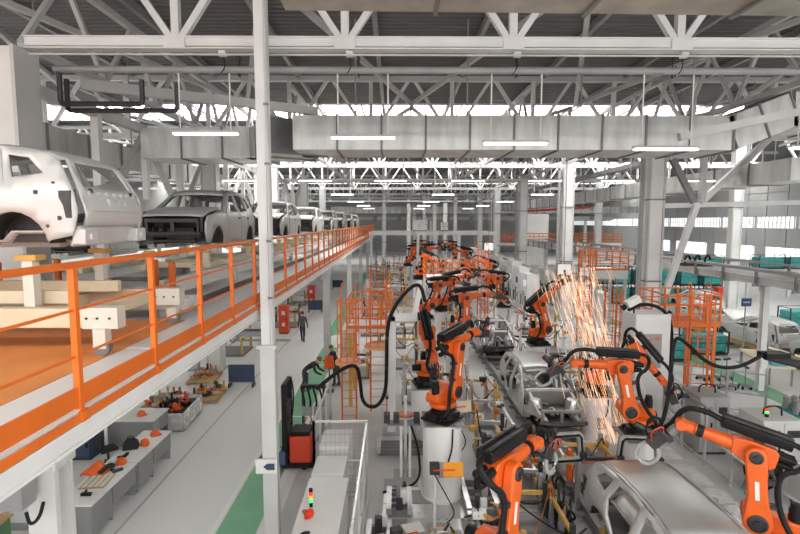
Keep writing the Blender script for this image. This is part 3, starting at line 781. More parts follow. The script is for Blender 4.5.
for i, (y, lab) in enumerate(((19.5, 'white car body on the second overhead lane behind the lattice'), (27.5, 'far white car body on the second overhead lane'), (36, 'far white car body on the second overhead lane'))):
    dup(car_c, (-11.4, y, PZ + .01 + .47), label=lab, group='second lane car bodies')
    sk = dup(skid, (-11.4, y, PZ), -PI / 2, label='beige skid under a white body on the second overhead lane', group='second lane skids')
for c in (car_a, car_b, car_c): c.scale = (1.07, 1.07, 1.15)
# the welding line
LX = 5.05
LZ = .62
make_car('bare steel car body with finished roof panel beside the grating walkway', 'line car bodies', 'body_steel', 'roof_steel', doors=False, hood=False, tailgate=False, loc=(LX, 7.84, LZ), rz=-PI / 2).scale = (1.38, 1.02, 1.02)
make_car('skeletal steel car body with open front between the robot pedestals', 'line car bodies', 'body_steel', 'roof_steel', doors=False, hood=False, tailgate=False, bay='body_grey', loc=(LX, 17.0, LZ), rz=-PI / 2).scale = (1.3, 1.02, 1.02)
c3 = make_car('roofless steel car body further back along the welding line', 'line car bodies', 'body_steel', doors=False, hood=False, tailgate=False, bay='body_grey', roof=False, loc=(LX, 25.6, LZ), rz=-PI / 2)
dup(c3, (LX, 39.5, LZ), label='far roofless car body beyond the orange railed platform')
# right hand lane of white bodies
w1 = make_car('white finished car body with raised bonnet beyond the green stripe', 'right lane car bodies', 'body_white', loc=(19.6, 26.5, .57), rz=R(96), hood_up=R(40))
w2 = make_car('white finished car body beside the grey conveyor leg', 'right lane car bodies', 'body_white', loc=(20.0, 21.6, .57), rz=R(94))
dup(w2, (19.4, 31.7, .57), R(93), 'white car body next to the red cabinet', 'right lane car bodies')
dup(w2, (22.6, 37, .57), R(93), 'far white car body beyond the teal crates', 'right lane car bodies')
for (x, y, rz) in ((19.6, 26.5, R(96)), (20.0, 21.6, R(94)), (19.4, 31.7, R(93)), (22.6, 37, R(93))):
    t = thing('body_stand', 'low brown stand under a white car body on the right lane', 'stand', (x, y, 0), rz, 'body stands')
    for s in (-1, 1):
        m = MB(); m.b2((-2.0, s * .7 - .08, .3), (2.0, s * .7 + .08, .57)); m.build('runner', 'wood', t)
    for xx in (-1.6, 0, 1.6):
        m = MB(); m.b2((xx - .08, -.7, .0), (xx + .08, .7, .3)); m.build('trestle', 'mid_steel', t)
# ================================================================ six-axis welding robots
def rm(name, mats, fn, bev=0):
    return (name, fn().mesh(name, mats), bev)
def cap_profile(r0, r1, L, w=.0, n=10):
    a = [(r0 * math.cos(R(180 + 180 * i / n)), r0 * math.sin(R(180 + 180 * i / n))) for i in range(n + 1)]
    b = [(r1 * math.cos(R(180 * i / n)), L + r1 * math.sin(R(180 * i / n))) for i in range(n + 1)]
    mid_r = [(min(r0, r1) * .82, L * .42)]; mid_l = [(-min(r0, r1) * .95, L * .42)]
    return a + mid_r + b + mid_l
RB = {}
def _base():
    m = MB(); m.box((0, 0, .03), (.86, .86, .06)); m.lathe([(.40, .06), (.36, .2), (.30, .24), (.30, .36)], 24)
    for a in range(4):
        c, s = math.cos(R(45 + 90 * a)), math.sin(R(45 + 90 * a))
        m.beam((c * .25, s * .25, .14), (c * .48, s * .48, .08), .14, .14)
    m.box((-.42, 0, .18), (.22, .34, .22)); return m
RB['base'] = _base().mesh('base', 'black')
def _carousel():
    m = MB(); m.lathe([(.33, .36), (.36, .38), (.36, .47), (.31, .5)], 28)
    m.prism([(-.36, .5), (.22, .5), (.50, .56), (.60, .68), (.58, .84), (.42, .94), (.2, .92), (0, .80), (-.34, .76), (-.40, .62)], -.30, .10, 'y'); return m
RB['carousel'] = _carousel().mesh('carousel', 'robot_orange')
RB['shoulder_motor'] = MB().lathe([(.0, 0), (.13, .0), (.13, .05), (.11, .07), (.11, .28), (.08, .30), (0, .31)], 18, (.36, -.28, .72), (0, -1, 0)).mesh('shoulder_motor', 'black')
RB['base_motor'] = MB().lathe([(.11, 0), (.11, .25), (.09, .27), (.09, .36), (0, .37)], 16, (-.24, -.06, .74)).mesh('base_motor', 'black')
LARM = 1.25
def _link():
    m = MB(); m.prism(cap_profile(.245, .175, LARM), .10, .29, 'y'); return m
RB['link_arm'] = _link().mesh('link_arm', 'robot_orange')
def _cover(r, z):
    return MB().lathe([(r, 0), (r, .03), (r * .8, .04), (r * .8, .02), (r * .35, .02), (r * .35, .06), (0, .06)], 20, (0, .285, z), (0, 1, 0))
RB['cover0'] = _cover(.165, 0).mesh('bearing_cover', 'dark_steel')
RB['cover1'] = _cover(.115, LARM).mesh('bearing_cover', 'dark_steel')
RB['plate'] = MB().b2((-.035, .287, .45), (.035, .298, .8)).mesh('label_plate', 'paper')
FARM = 1.25
def _fore():
    m = MB()
    m.prism([(-.36, -.14), (-.30, -.21), (.12, -.22), (.36, -.14), (.40, .14), (.2, .2), (-.28, .2), (-.36, .12)], -.20, .095, 'y')
    m.lathe([(.14, .36), (.135, .5), (.11, .9), (.105, 1.02), (.0, 1.03)], 18, (0, -.05, 0), (1, 0, 0))
    return m
RB['forearm'] = _fore().mesh('forearm', 'robot_orange')
RB['elbow_cover'] = MB().lathe([(.17, 0), (.17, .03), (.13, .05), (0, .05)], 20, (0, -.195, 0), (0, -1, 0)).mesh('elbow_cover', 'robot_orange')
RB['collar'] = MB().lathe([(.118, .86), (.125, .87), (.125, .97), (.115, .98)], 18, (0, -.05, 0), (1, 0, 0)).mesh('wrist_collar', 'black')
def _motor(y, z): return MB().lathe([(.075, 0), (.075, .1), (.065, .11), (.065, .26), (.04, .28), (0, .28)], 14, (-.35, y, z), (-1, 0, 0))
for i, (y, z) in enumerate(((-.13, .08), (.02, .08), (-.05, -.08))): RB['motor%d' % i] = _motor(y, z).mesh('wrist_motor', 'black')
def _wrist():
    m = MB(); m.lathe([(.115, -.22), (.12, -.1), (.11, -.02), (.09, .02), (0, .03)], 16, (0, -.05, 0), (1, 0, 0))
    m.lathe([(0, -.13), (.10, -.13), (.115, -.1), (.115, .1), (.10, .13), (0, .13)], 16, (0, -.05, 0), (0, 1, 0)); return m
RB['wrist'] = _wrist().mesh('wrist', 'robot_orange')
def _hand():
    m = MB(); m.lathe([(.085, .0), (.09, .1), (.09, .2), (.0, .21)], 16, (0, 0, 0), (1, 0, 0)); return m
RB['hand'] = _hand().mesh('wrist_flange', 'mid_steel')
def _gunbody():
    m = MB(); m.box((.12, 0, 0), (.1, .26, .26)); m.box((.34, -.02, .04), (.36, .2, .24)); m.lathe([(.07, 0), (.07, .34), (.04, .36)], 14, (.3, 0, .2), (.35, 0, 1)); return m
RB['gun_body'] = _gunbody().mesh('gun_body', 'dark_steel')
def _gunarms():
    m = MB()
    m.path([(.45, 0, .1), (.62, 0, .16), (.86, 0, .12), (.92, 0, .04)], .04, 8, smooth=2)
    m.path([(.45, 0, -.06), (.55, 0, -.24), (.84, 0, -.24), (.92, 0, -.10)], .045, 8, smooth=2); return m
RB['gun_arms'] = _gunarms().mesh('gun_arms', 'grey_steel')
RB['gun_tips'] = MB().tube((.92, 0, .04), (.92, 0, -.02), .025, .012, 8).tube((.92, 0, -.10), (.92, 0, -.04), .025, .012, 8).mesh('electrode', 'alu')
def _gunhose():
    m = MB()
    for i in range(4): m.path([(.1, -.1 + i * .06, .14), (.0 - .05 * i, -.2 + i * .1, .34), (.25, -.18 + .1 * i, .42), (.42, -.1 + i * .05, .18)], .016, 6, smooth=2)
    return m
RB['gun_hose'] = _gunhose().mesh('hoses', ['black_rubber'])
RB['gun_hose2'] = MB().path([(.1, .12, .1), (-.05, .26, .22), (.2, .3, .3), (.4, .12, .1)], .014, 6, smooth=2).mesh('red_hose', 'red')
# energy pack: ribbed black trough along the forearm
def _pack():
    m = MB(); m.prism([(-.13, 0), (-.15, .05), (-.15, .17), (-.12, .2), (.12, .2), (.15, .17), (.15, .05), (.13, 0)], -.62, .52, 'x')
    return m
RB['pack'] = _pack().mesh('energy_trough', 'black')
RB['pack_rail'] = MB().b2((-.60, -.10, .2), (.50, -.06, .235)).b2((-.60, .06, .2), (.50, .10, .235)).b2((-.5, -.155, .08), (.45, -.15, .14)).mesh('trough_rail', 'dark_steel')

def robot(label, base, yaw, a2, e, wr=0, roll=0, tool='gun', group='welding robots', mirror=False):
    t = thing('welding_robot', label, 'robot', base, R(yaw), group)
    a2, e, wr = R(a2), R(e), R(wr)
    S = Vector((.36, 0, .72)); E_ = S + LARM * Vector((math.sin(a2), 0, math.cos(a2)))
    I = Matrix.Identity(4)
    link('base', RB['base'], t, bevel=.01)
    ca = link('carousel', RB['carousel'], t, bevel=.025)
    link('shoulder_motor', RB['shoulder_motor'], ca); link('base_motor', RB['base_motor'], ca)
    la = link('link_arm', RB['link_arm'], t, T(*S) @ RY(a2), bevel=.03)
    link('bearing_cover', RB['cover0'], la); link('bearing_cover', RB['cover1'], la); link('label_plate', RB['plate'], la)
    FM = T(*E_) @ RY(-e)
    fo = link('forearm', RB['forearm'], t, FM, bevel=.02)
    link('elbow_cover', RB['elbow_cover'], fo); link('wrist_collar', RB['collar'], fo)
    for i in range(3): link('wrist_motor', RB['motor%d' % i], fo)
    WM = FM @ T(1.25, 0, 0)
    link('wrist', RB['wrist'], t, WM)
    HM = WM @ T(0, -.05, 0) @ RX(R(roll)) @ RY(wr) @ T(.1, 0, 0)
    link('wrist_flange', RB['hand'], t, HM)
    if tool == 'gun':
        g = link('weld_gun', RB['gun_body'], t, HM @ T(.16, 0, 0), bevel=.012)
        link('gun_arms', RB['gun_arms'], g); link('electrode', RB['gun_tips'], g); link('hoses', RB['gun_hose'], g); link('red_hose', RB['gun_hose2'], g)
    pk = link('energy_trough', RB['pack'], t, FM @ T(.12, -.05, .26), bevel=.015)
    link('trough_rail', RB['pack_rail'], pk)
    m = MB(); m.b2((-.1, -.1, .18), (.06, .02, .28)); link('trough_bracket', m.mesh('trough_bracket', 'dark_steel'), t, FM)
    # dress pack hoses
    P = lambda x, y, z: FM @ Vector((x, y, z))
    m = MB(); m.path([P(.6, -.05, .36), P(.95, -.08, .42), P(1.3, -.18, .30), HM @ Vector((.1, -.2, .05)), HM @ Vector((.3, -.14, .1))], .055, 8, smooth=2); m.build('wrist_hose', 'black_rubber', t)
    q = T(*S) @ RY(a2)
    m = MB(); m.path([P(-.5, -.05, .38), P(-.78, .0, .34), P(-.7, .22, .05), q @ Vector((-.33, .26, 1.0)), q @ Vector((-.30, .24, .45)), q @ Vector((-.42, .26, 0)), Vector((-.28, .42, .48)), Vector((-.35, .35, .22)), Vector((-.42, .1, .2))], .052, 8, smooth=2); m.build('arm_hose', 'black_rubber', t)
    for k in (.35, .8):
        m = MB(); m.b2((-.36, .17, k - .04), (-.14, .28, k + .04)); link('hose_clamp', m.mesh('hose_clamp', 'dark_steel'), t, q)
    t.scale = (.92, -.92 if mirror else .92, .92)
    return t
def pedestal(label, x, y, h, r=.5, group='robot pedestals'):
    t = thing('robot_pedestal', label, 'pedestal', (x, y, .012), 0, group)
    m = MB(); m.lathe([(r * 1.08, 0), (r * 1.08, .05), (r, .06), (r * .98, h - .1), (r * .96, h - .05), (r * .9, h - .03), (0, h - .03)], 32); m.build('drum', 'white_steel', t)
    m = MB(); m.box((0, 0, h - .015), (1.0, 1.0, .03)); m.build('top_plate', 'mid_steel', t)
    m = MB(); m.box((0, -r - .03, h * .45), (.26, .1, .36)); m.build('junction_box', 'grey_steel', t, bevel=.01)
    m = MB(); m.path([(.1, -r - .04, h * .45 + .2), (.2, -r - .02, h * .7), (.22, -r * .9, h - .1)], .02, 6, smooth=2); m.build('cable', 'black_rubber', t)
    return (x, y, .012 + h)
robot('orange welding robot with raised arm on the pedestal beside the orange paddle sign', pedestal('white drum pedestal beside the orange paddle sign', 1.2, 12.35, 2.0), 50, 8, 8, 25, mirror=True)
robot('orange robot folded down behind the paddle sign robot with its trough end on', pedestal('white drum pedestal behind the paddle sign robot', 1.0, 15.5, 1.85), -80, -24, -38, 20)
robot('foreground orange robot with white label on its upright arm', pedestal('white drum pedestal of the foreground labelled robot', 1.3, 6.85, 1.5), 48, 7, 0, 40, mirror=True)
robot('orange robot reaching into the falling sparks', pedestal('white drum pedestal in front of the tall white cabinet', 6.35, 12.5, 1.5), 176, 12, 3, 30)
robot('orange robot bowing over toward the ladder tower behind the sparks', pedestal('white drum pedestal behind the sparks', 6.45, 15.6, 1.55), -20, 48, -50, 15)
robot('large orange robot beside the steel roof panel with long ribbed trough', pedestal('white drum pedestal beside the steel roof panel', 6.6, 8.1, 1.2), 150, 4, 13, 62)
robot('orange robot with arm curved back beside the far grey column', pedestal('white drum pedestal of the curved back robot', 6.25, 21.4, 1.7), 15, -16, 38, 10, mirror=True)
robot('orange robot standing upright beyond the curved back robot', pedestal('white drum pedestal beyond the curved back robot', 6.8, 31, 1.7), 176, 3, 8, 20)
robot('orange robot upright behind the skeletal car body', pedestal('white drum pedestal behind the skeletal car body', 2.75, 21.6, 1.9), 8, 0, 6, 25, mirror=True)
robot('orange robot reaching right under the orange railed platform', pedestal('white drum pedestal under the orange railed platform', 1.6, 26.5, 1.9), 14, 22, 4, 20, mirror=True)
robot('orange robot paired with the one under the railed platform', pedestal('second white drum pedestal near the railed platform', 2.75, 28.6, 1.9), 20, 14, 12, 20, mirror=True)
robot('far orange robot beside the amber clamping frames', pedestal('far white drum pedestal beside the amber frames', 1.9, 38.5, 2.6), -30, 10, -20, 20)
robot('far orange robot past the white cabinets row', pedestal('far white drum pedestal facing the white cabinets', 7.2, 37.5, 2.0), 170, -10, 20, 20)
robot('far orange robot near the white overhead frame', pedestal('far white drum pedestal near the overhead frame', 2.6, 45.5, 2.8), 30, 12, 0, 20)
robot('far orange robot beyond the amber clamping frames', pedestal('far white drum pedestal beyond the amber frames', 7.0, 46, 2.4), 150, 8, 10, 20)

for i, (x, y, h, yw, a2, el) in enumerate(((1.4, 52.5, 2.4, 20, 8, 5), (7.4, 54, 2.2, 165, 0, 12), (2.2, 60, 2.6, 10, 10, 0), (7.6, 62, 2.4, 170, 5, 8))):
    robot(['far orange robot just behind the overhead frame', 'far orange robot behind the overhead frame facing the line', 'small far orange robot among the slim columns', 'small far orange robot near the far walkway'][i], pedestal('far white drum pedestal behind the overhead frame', x, y, h, group='far pedestals'), yw, a2, el, 20)
# ================================================================ equipment on the floor
def cabinet(label, x, y, w, d, h, mt='white_steel', z=0.012, name='control_cabinet', nd=2, face=-1, group=None, rz=0, accent=None):
    t = thing(name, label, 'cabinet', (x, y, z), rz, group)
    m = MB(); m.b2((-w / 2, -d / 2, .08), (w / 2, d / 2, h)); m.build('body', mt, t, bevel=.012)
    m = MB(); m.b2((-w / 2 + .03, -d / 2 + .03, 0), (w / 2 - .03, d / 2 - .03, .08)); m.build('plinth', 'dark_steel', t)
    for i in range(nd):
        a = -w / 2 + w * i / nd + .02; b = -w / 2 + w * (i + 1) / nd - .02
        m = MB(); m.b2((a, face * d / 2, .12), (b, face * (d / 2 + .025), h - .04)); dr = m.build('door', mt, t, bevel=.006)
        m = MB(); m.b2((b - .1, face * (d / 2 + .025), h * .5), (b - .06, face * (d / 2 + .05), h * .5 + .14)); m.build('handle', 'black', dr)
        if accent:
            m = MB(); m.b2((a + .08, face * (d / 2 + .025), h * .72), (b - .08, face * (d / 2 + .035), h * .85)); m.build('panel', accent, dr)
    m = MB(); m.b2((-w / 2 - .01, -d / 2 - .01, h), (w / 2 + .01, d / 2 + .01, h + .03)); m.build('lid', mt, t)
    return t
# low white cabinets by the aisle
near_cab = cabinet('long low white cabinet with a signal beacon on its lid', -1.5, 9.55, .86, 2.7, 1.17)
cabinet('short white cabinet between the beacon cabinet and the fence', -1.55, 11.45, .72, .9, 1.2)
cabinet('small white cabinet behind the short one at the fence end', -1.55, 12.75, .74, 1.0, 1.3)
t = thing('signal_beacon', 'stack beacon of red, amber and green lights on the low cabinet', 'beacon', (-1.72, 9.75, 1.212))
m = MB(); m.tube((0, 0, 0), (0, 0, .1), .035, n=14); m.build('foot', 'black', t)
for i, c in enumerate(('lamp_green', 'lamp_amber', 'lamp_red')):
    m = MB(); m.tube((0, 0, .1 + i * .075), (0, 0, .17 + i * .075), .04, n=16); m.build('light', c, t)
m = MB(); m.tube((0, 0, .325), (0, 0, .38), .04, n=14); m.build('cap', 'black', t)
t = thing('warning_horn', 'red warning horn beside the signal beacon', 'horn', (-1.74, 9.35, 1.212))
m = MB(); m.tube((0, 0, 0), (0, 0, .06), .05, n=12); m.build('foot', 'red', t)
m = MB(); m.lathe([(.03, -.12), (.05, -.05), (.05, .02), (.09, .12), (.095, .13), (.04, .06)], 18, (0, 0, .12), (.5, -.6, .2)); m.build('bell', 'red', t)
t = thing('hand_lever', 'black curved lever on the front edge of the low cabinet', 'lever', (-1.78, 8.5, 1.212))
m = MB(); m.path([(0, 0, 0), (.02, .08, .1), (.1, .2, .12), (.18, .3, .06)], .03, smooth=2); m.build('grip', 'black', t)
m = MB(); m.tube((0, 0, 0), (0, 0, .03), .05, n=12); m.build('pivot', 'dark_steel', t)

def fence(label, pts, h=2.1, mesh=True, mt='alu', mid=True, name='safety_fence', step=1.25, group=None):
    o = Vector((*pts[0], .012))
    t = thing(name, label, 'fence', o, 0, group)
    for a, b in zip(pts[:-1], pts[1:]):
        a = Vector((*a, .012)) - o; b = Vector((*b, .012)) - o
        L = (b - a).length; k = max(1, round(L / step))
        for i in range(k + 1):
            p = a.lerp(b, i / k)
            m = MB(); m.b2((p.x - .03, p.y - .03, 0), (p.x + .03, p.y + .03, h)); m.build('post', mt, t)
        for z in ((.15, h - .03, h * .5) if mid else (.15, h - .03)):
            m = MB(); m.beam(a + Vector((0, 0, z)), b + Vector((0, 0, z)), .04, .05); m.build('rail', mt, t)
        if mesh:
            m = MB(); n = int(L / .11)
            for i in range(n):
                p = a.lerp(b, (i + .5) / n); m.beam(p + Vector((0, 0, .17)), p + Vector((0, 0, h - .06)), .006, .006)
            for j in range(9):
                z = .25 + j * (h - .4) / 8; m.beam(a + Vector((0, 0, z)), b + Vector((0, 0, z)), .006, .006)
            w = m.build('wire_mesh', 'grey_steel', t); w['kind'] = 'stuff'
    return t
fence('aluminium safety fence along the green aisle stripe beside the stacker', [(-2.02, 15.2), (-2.02, 12.0), (-.72, 12.0)])
fence('aluminium safety fence running behind the low white cabinets', [(-.7, 11.8), (-.7, 7.6)])
fence('aluminium fence beyond the caged ladders', [(-2.3, 21.6), (-2.3, 27.5)], mesh=True)
fence('grey tubular fence in front of the right hand machine cabinets', [(9.0, 16.2), (8.8, 10.2), (9.3, 8.4)], h=1.75, mesh=False)
fence('grey fence standing behind the right hand machine cabinets', [(9.2, 19.6), (13.2, 17.2)], h=1.6, mesh=False)
fence('grey fence between the tall white cabinet and the column', [(8.6, 23.5), (11.4, 23.5)], h=2.0)

# pedestrian stacker
t = thing('pallet_stacker', 'orange and black pallet stacker parked beside the safety fence', 'stacker', (-2.78, 14.0, .012))
m = MB(); m.b2((-.22, -.36, .12), (.40, .36, .95)); m.build('battery_body', 'red', t, bevel=.05)
m = MB(); m.b2((-.28, -.4, .06), (.45, .4, .2)); m.build('chassis', 'black', t, bevel=.02)
m = MB(); m.b2((-.2, -.3, .95), (.36, .3, 1.06)); m.build('top_cover', 'black', t, bevel=.03)
for s in (-1, 1):
    m = MB(); m.b2((-.40, s * .36 - .05, .05), (-.26, s * .36 + .05, 2.45)); m.build('mast_rail', 'black', t)
    m = MB(); m.b2((-.38, s * .22 - .05, .1), (-.28, s * .22 + .05, 1.9)); m.build('inner_mast', 'dark_steel', t)
    m = MB(); m.prism([(-.4, .06), (-.4, .2), (-.5, .16), (-1.2, .1), (-1.2, .05)], s * .22 - .07, s * .22 + .07, 'y'); m.build('fork', 'dark_steel', t)
    m = MB(); m.tube((.2, s * .34 - .05, .09), (.2, s * .34 + .05, .09), .09, n=16); m.build('wheel', 'black_rubber', t)
for z in (.3, 1.2, 2.4):
    m = MB(); m.b2((-.38, -.36, z), (-.3, .36, z + .09)); m.build('mast_tie', 'dark_steel', t)
m = MB(); m.b2((-.45, -.3, .18), (-.4, .3, .62)); m.build('fork_carriage', 'black', t)
m = MB(); m.path([(.42, 0, .5), (.62, 0, .9), (.66, 0, 1.15)], .03, smooth=1); h_ = m.build('tiller', 'black', t)
m = MB(); m.path([(.66, -.2, 1.15), (.7, -.2, 1.28), (.7, .2, 1.28), (.66, .2, 1.15)], .025, smooth=1, closed=True); m.build('tiller_grip', 'black', h_)
m = MB(); m.path([(-.3, .1, 2.4), (-.2, .12, 2.5), (-.15, .12, 1.9), (-.25, .1, 1.1)], .02, smooth=2); m.build('hydraulic_hose', 'black_rubber', t)
for k in range(5):
    m = MB(); m.b2((-.29, -.34, .7 + k * .28), (-.27, .34, .72 + k * .28)); m.build('guard_bar', 'dark_steel', t)
# welding set hung with cables behind the stacker
t = thing('gun_rack', 'black rack of hanging weld guns and cables behind the stacker', 'rack', (-2.75, 16.4, .012))
for s in (-1, 1):
    m = MB(); m.b2((s * .35 - .04, -.04, 0), (s * .35 + .04, .04, 1.5)); m.build('upright', 'dark_steel', t)
    m = MB(); m.b2((s * .35 - .05, -.35, 0), (s * .35 + .05, .35, .05)); m.build('foot', 'dark_steel', t)
m = MB(); m.b2((-.42, -.05, 1.45), (.42, .05, 1.55)); m.build('crossbar', 'dark_steel', t)
for i in range(4):
    x = -.3 + i * .2
    m = MB(); m.path([(x, -.05, 1.45), (x - .1, -.2, 1.6), (x + .05, -.24, 1.1), (x, -.1, .8)], .035, smooth=2); m.build('cable', 'black_rubber', t)
    m = MB(); m.b2((x - .07, -.22, .55), (x + .07, -.02, .85)); g_ = m.build('gun', 'grey_steel', t, bevel=.01)
    m = MB(); m.path([(x, -.14, .55), (x + .05, -.14, .35), (x, -.3, .3)], .02, smooth=1); m.build('electrode', 'copper', g_)

# caged access ladders
def caged_ladder(label, x, y, h, rz=0, cage0=2.2, w=.5, disc=False, z0=.012, mt='rail_orange', r=.38):
    t = thing('caged_ladder', label, 'ladder', (x, y, z0), rz, 'caged orange ladders')
    for s in (-1, 1):
        m = MB(); m.b2((s * w / 2 - .03, -.03, 0), (s * w / 2 + .03, .03, h)); m.build('stile', mt, t)
    for i in range(int(h / .3)):
        m = MB(); m.tube((-w / 2, 0, .25 + i * .3), (w / 2, 0, .25 + i * .3), .014, n=6); m.build('rung', mt, t)
    for i in range(int((h - cage0) / .5) + 1):
        z = cage0 + i * .5
        m = MB(); m.path([(-w / 2, 0, z)] + [(-r * math.cos(R(a)), -r * 1.7 * math.sin(R(a)) - .02, z) for a in range(15, 180, 25)] + [(w / 2, 0, z)], .018, 6); m.build('hoop', mt, t)
    for a in range(15, 180, 37):
        m = MB(); px, py = -r * math.cos(R(a)), -r * 1.7 * math.sin(R(a)) - .02
        m.b2((px - .014, py - .014, cage0), (px + .014, py + .014, h)); m.build('cage_strap', mt, t)
    if disc:
        m = MB(); m.lathe([(0, -.04), (r * 1.15, -.04), (r * 1.15, .05), (0, .05)], 20, (0, -.35, cage0 - .05)); m.build('flap_disc', 'pale_orange', t)
    for s in (-1, 1):
        m = MB(); m.path([(s * w / 2, 0, h), (s * w / 2, .05, h + .35), (s * w / 2, .3, h + .45), (s * w / 2, .45, h + .2)], .02, 6, smooth=1); m.build('grab_rail', mt, t)
    return t
def rail_platform(label, x, y, w, d, z, mt='rail_orange', legs='offwhite_steel', name='access_platform', nx=4, ny=2, base='white_steel', thick=.14, li=.1):
    t = thing(name, label, 'platform', (x, y, 0))
    lw = .04 if legs == 'rail_orange' else .07
    m = MB(); m.b2((-w / 2, -d / 2, z - thick), (w / 2, d / 2, z)); m.build('deck', base, t)
    m = MB(); m.b2((-w / 2 - .01, -d / 2 - .01, z + .005), (w / 2 + .01, -d / 2 + .01, z + .13)); m.build('toe_board', mt, t)
    for sx in (-1, 1):
        for sy in (-1, 1):
            m = MB(); m.b2((sx * (w / 2 - li) - lw, sy * (d / 2 - .1) - lw, 0.012), (sx * (w / 2 - li) + lw, sy * (d / 2 - .1) + lw, z - thick)); m.build('leg', legs, t)
    pts = [(-w / 2, -d / 2), (w / 2, -d / 2), (w / 2, d / 2), (-w / 2, d / 2)]
    for i in range(4):
        a, b = pts[i], pts[(i + 1) % 4]; n_ = nx if i % 2 == 0 else ny
        for k in range(n_):
            px, py = a[0] + (b[0] - a[0]) * k / n_, a[1] + (b[1] - a[1]) * k / n_
            m = MB(); m.b2((px - .028, py - .028, z), (px + .028, py + .028, z + 1.12)); m.build('post', mt, t)
        for zz in (.4, .75, 1.1):
            m = MB(); m.beam((*a, z + zz), (*b, z + zz), .04, .045); m.build('rail', mt, t)
    return t
caged_ladder('orange caged ladder nearest the green aisle stripe', -1.6, 17.0, 4.45, 0, 2.3, disc=True)
caged_ladder('taller orange caged ladder beside the hose gantry', -.6, 18.0, 4.9, 0, 2.6, w=.6, disc=True, r=.45)
rail_platform('small orange railed platform above the caged ladders', -.95, 19.6, 1.7, 2.2, 3.0, legs='amber')
caged_ladder('orange caged ladder tower in front of the broad grey column', 10.4, 16.7, 4.5, R(-12), 2.2, w=.6)
rail_platform('orange railed landing behind the ladder tower', 10.7, 18.6, 2.0, 1.9, 3.3, legs='rail_orange', base='rail_orange', thick=.08)
caged_ladder('narrow orange caged ladder beside the tall white cabinet', 9.15, 20.9, 4.2, R(10), 1.8, w=.55)
rail_platform('white slab platform with orange railing over the welding line', 3.65, 34.8, 3.2, 3.2, 3.2, thick=.5, nx=6, li=.95)
rail_platform('high orange railed platform behind the falling sparks', 12.55, 29.8, 1.9, 2.2, 4.2, thick=.5, nx=2)
caged_ladder('orange ladder hanging from the slab platform over the line', 5.9, 33.4, 5.2, R(5), .6, w=.7)
caged_ladder('orange ladder leading up to the high platform by the column', 11.0, 28.8, 5.4, R(5), 1.4, w=.7)

# hose gantry post
t = thing('hose_gantry', 'pale grey hose gantry post with black cable loops beside the caged ladders', 'post', (-.12, 16.2, .012))
m = MB(); m.b2((-.14, -.14, 0), (.14, .14, 3.95)); m.build('post', 'white_steel', t, bevel=.02)
m = MB(); m.b2((-.14, -.14, 3.75), (.85, .14, 4.0)); m.build('arm', 'white_steel', t, bevel=.02)
m = MB(); m.beam((.75, 0, 3.95), (.95, 0, 4.9), .2, .16); m.build('jib', 'white_steel', t)
m = MB(); m.b2((-.3, -.3, 0), (.3, .3, .04)); m.build('base_plate', 'grey_steel', t)
m = MB(); m.path([(1.1, -.1, 4.4), (.95, -.12, 5.0), (.6, -.15, 4.9), (.05, -.18, 4.2), (-.14, -.2, 3.6), (-.16, -.2, 2.4), (-.18, -.22, 1.4), (-.5, -.3, .9), (-.95, -.4, 1.1), (-1.0, -.5, 1.9), (-1.1, -.6, 2.5), (-1.6, -.9, 2.4), (-2.3, -1.3, 1.9)], .06, smooth=3); m.build('hose', 'black_rubber', t)
for z in (1.2, 2.2, 3.2):
    m = MB(); m.b2((-.2, -.26, z), (-.1, -.12, z + .08)); m.build('hose_clip', 'dark_steel', t)

# gun test stand with copper tool, and paddle signs
t = thing('tool_stand', 'slim grey tool stand with copper clamp head on a bolted base plate', 'stand', (.28, 13.1, .012))
m = MB(); m.b2((-.32, -.45, 0), (.32, .45, .05)); m.build('base_plate', 'grey_steel', t)
for s in (-.12, .12):
    m = MB(); m.beam((s, 0, .05), (s, .1, 1.5), .07, .09); m.build('upright', 'white_steel', t)
m = MB(); m.b2((-.04, -.05, .05), (.04, .1, 2.3)); m.build('spine', 'alu', t)
m = MB(); m.lathe([(.05, 0), (.22, .02), (.22, .06), (.05, .08)], 18, (0, .05, 1.75)); m.build('clamp_disc', 'copper', t)
m = MB(); m.b2((-.5, -.02, 1.5), (.4, .1, 1.62)); hd = m.build('crosshead', 'mid_steel', t)
for x in (-.5, -.25, .3):
    m = MB(); m.b2((x - .08, -.12, 1.6), (x + .08, .1, 1.85)); m.build('clamp', 'dark_steel', hd, bevel=.01)
m = MB(); m.path([(.15, 0, 1.5), (.35, -.2, .9), (.4, -.4, .2), (.0, -.6, .04), (-.6, -.75, .03)], .03, smooth=2); m.build('cable', 'black_rubber', t)
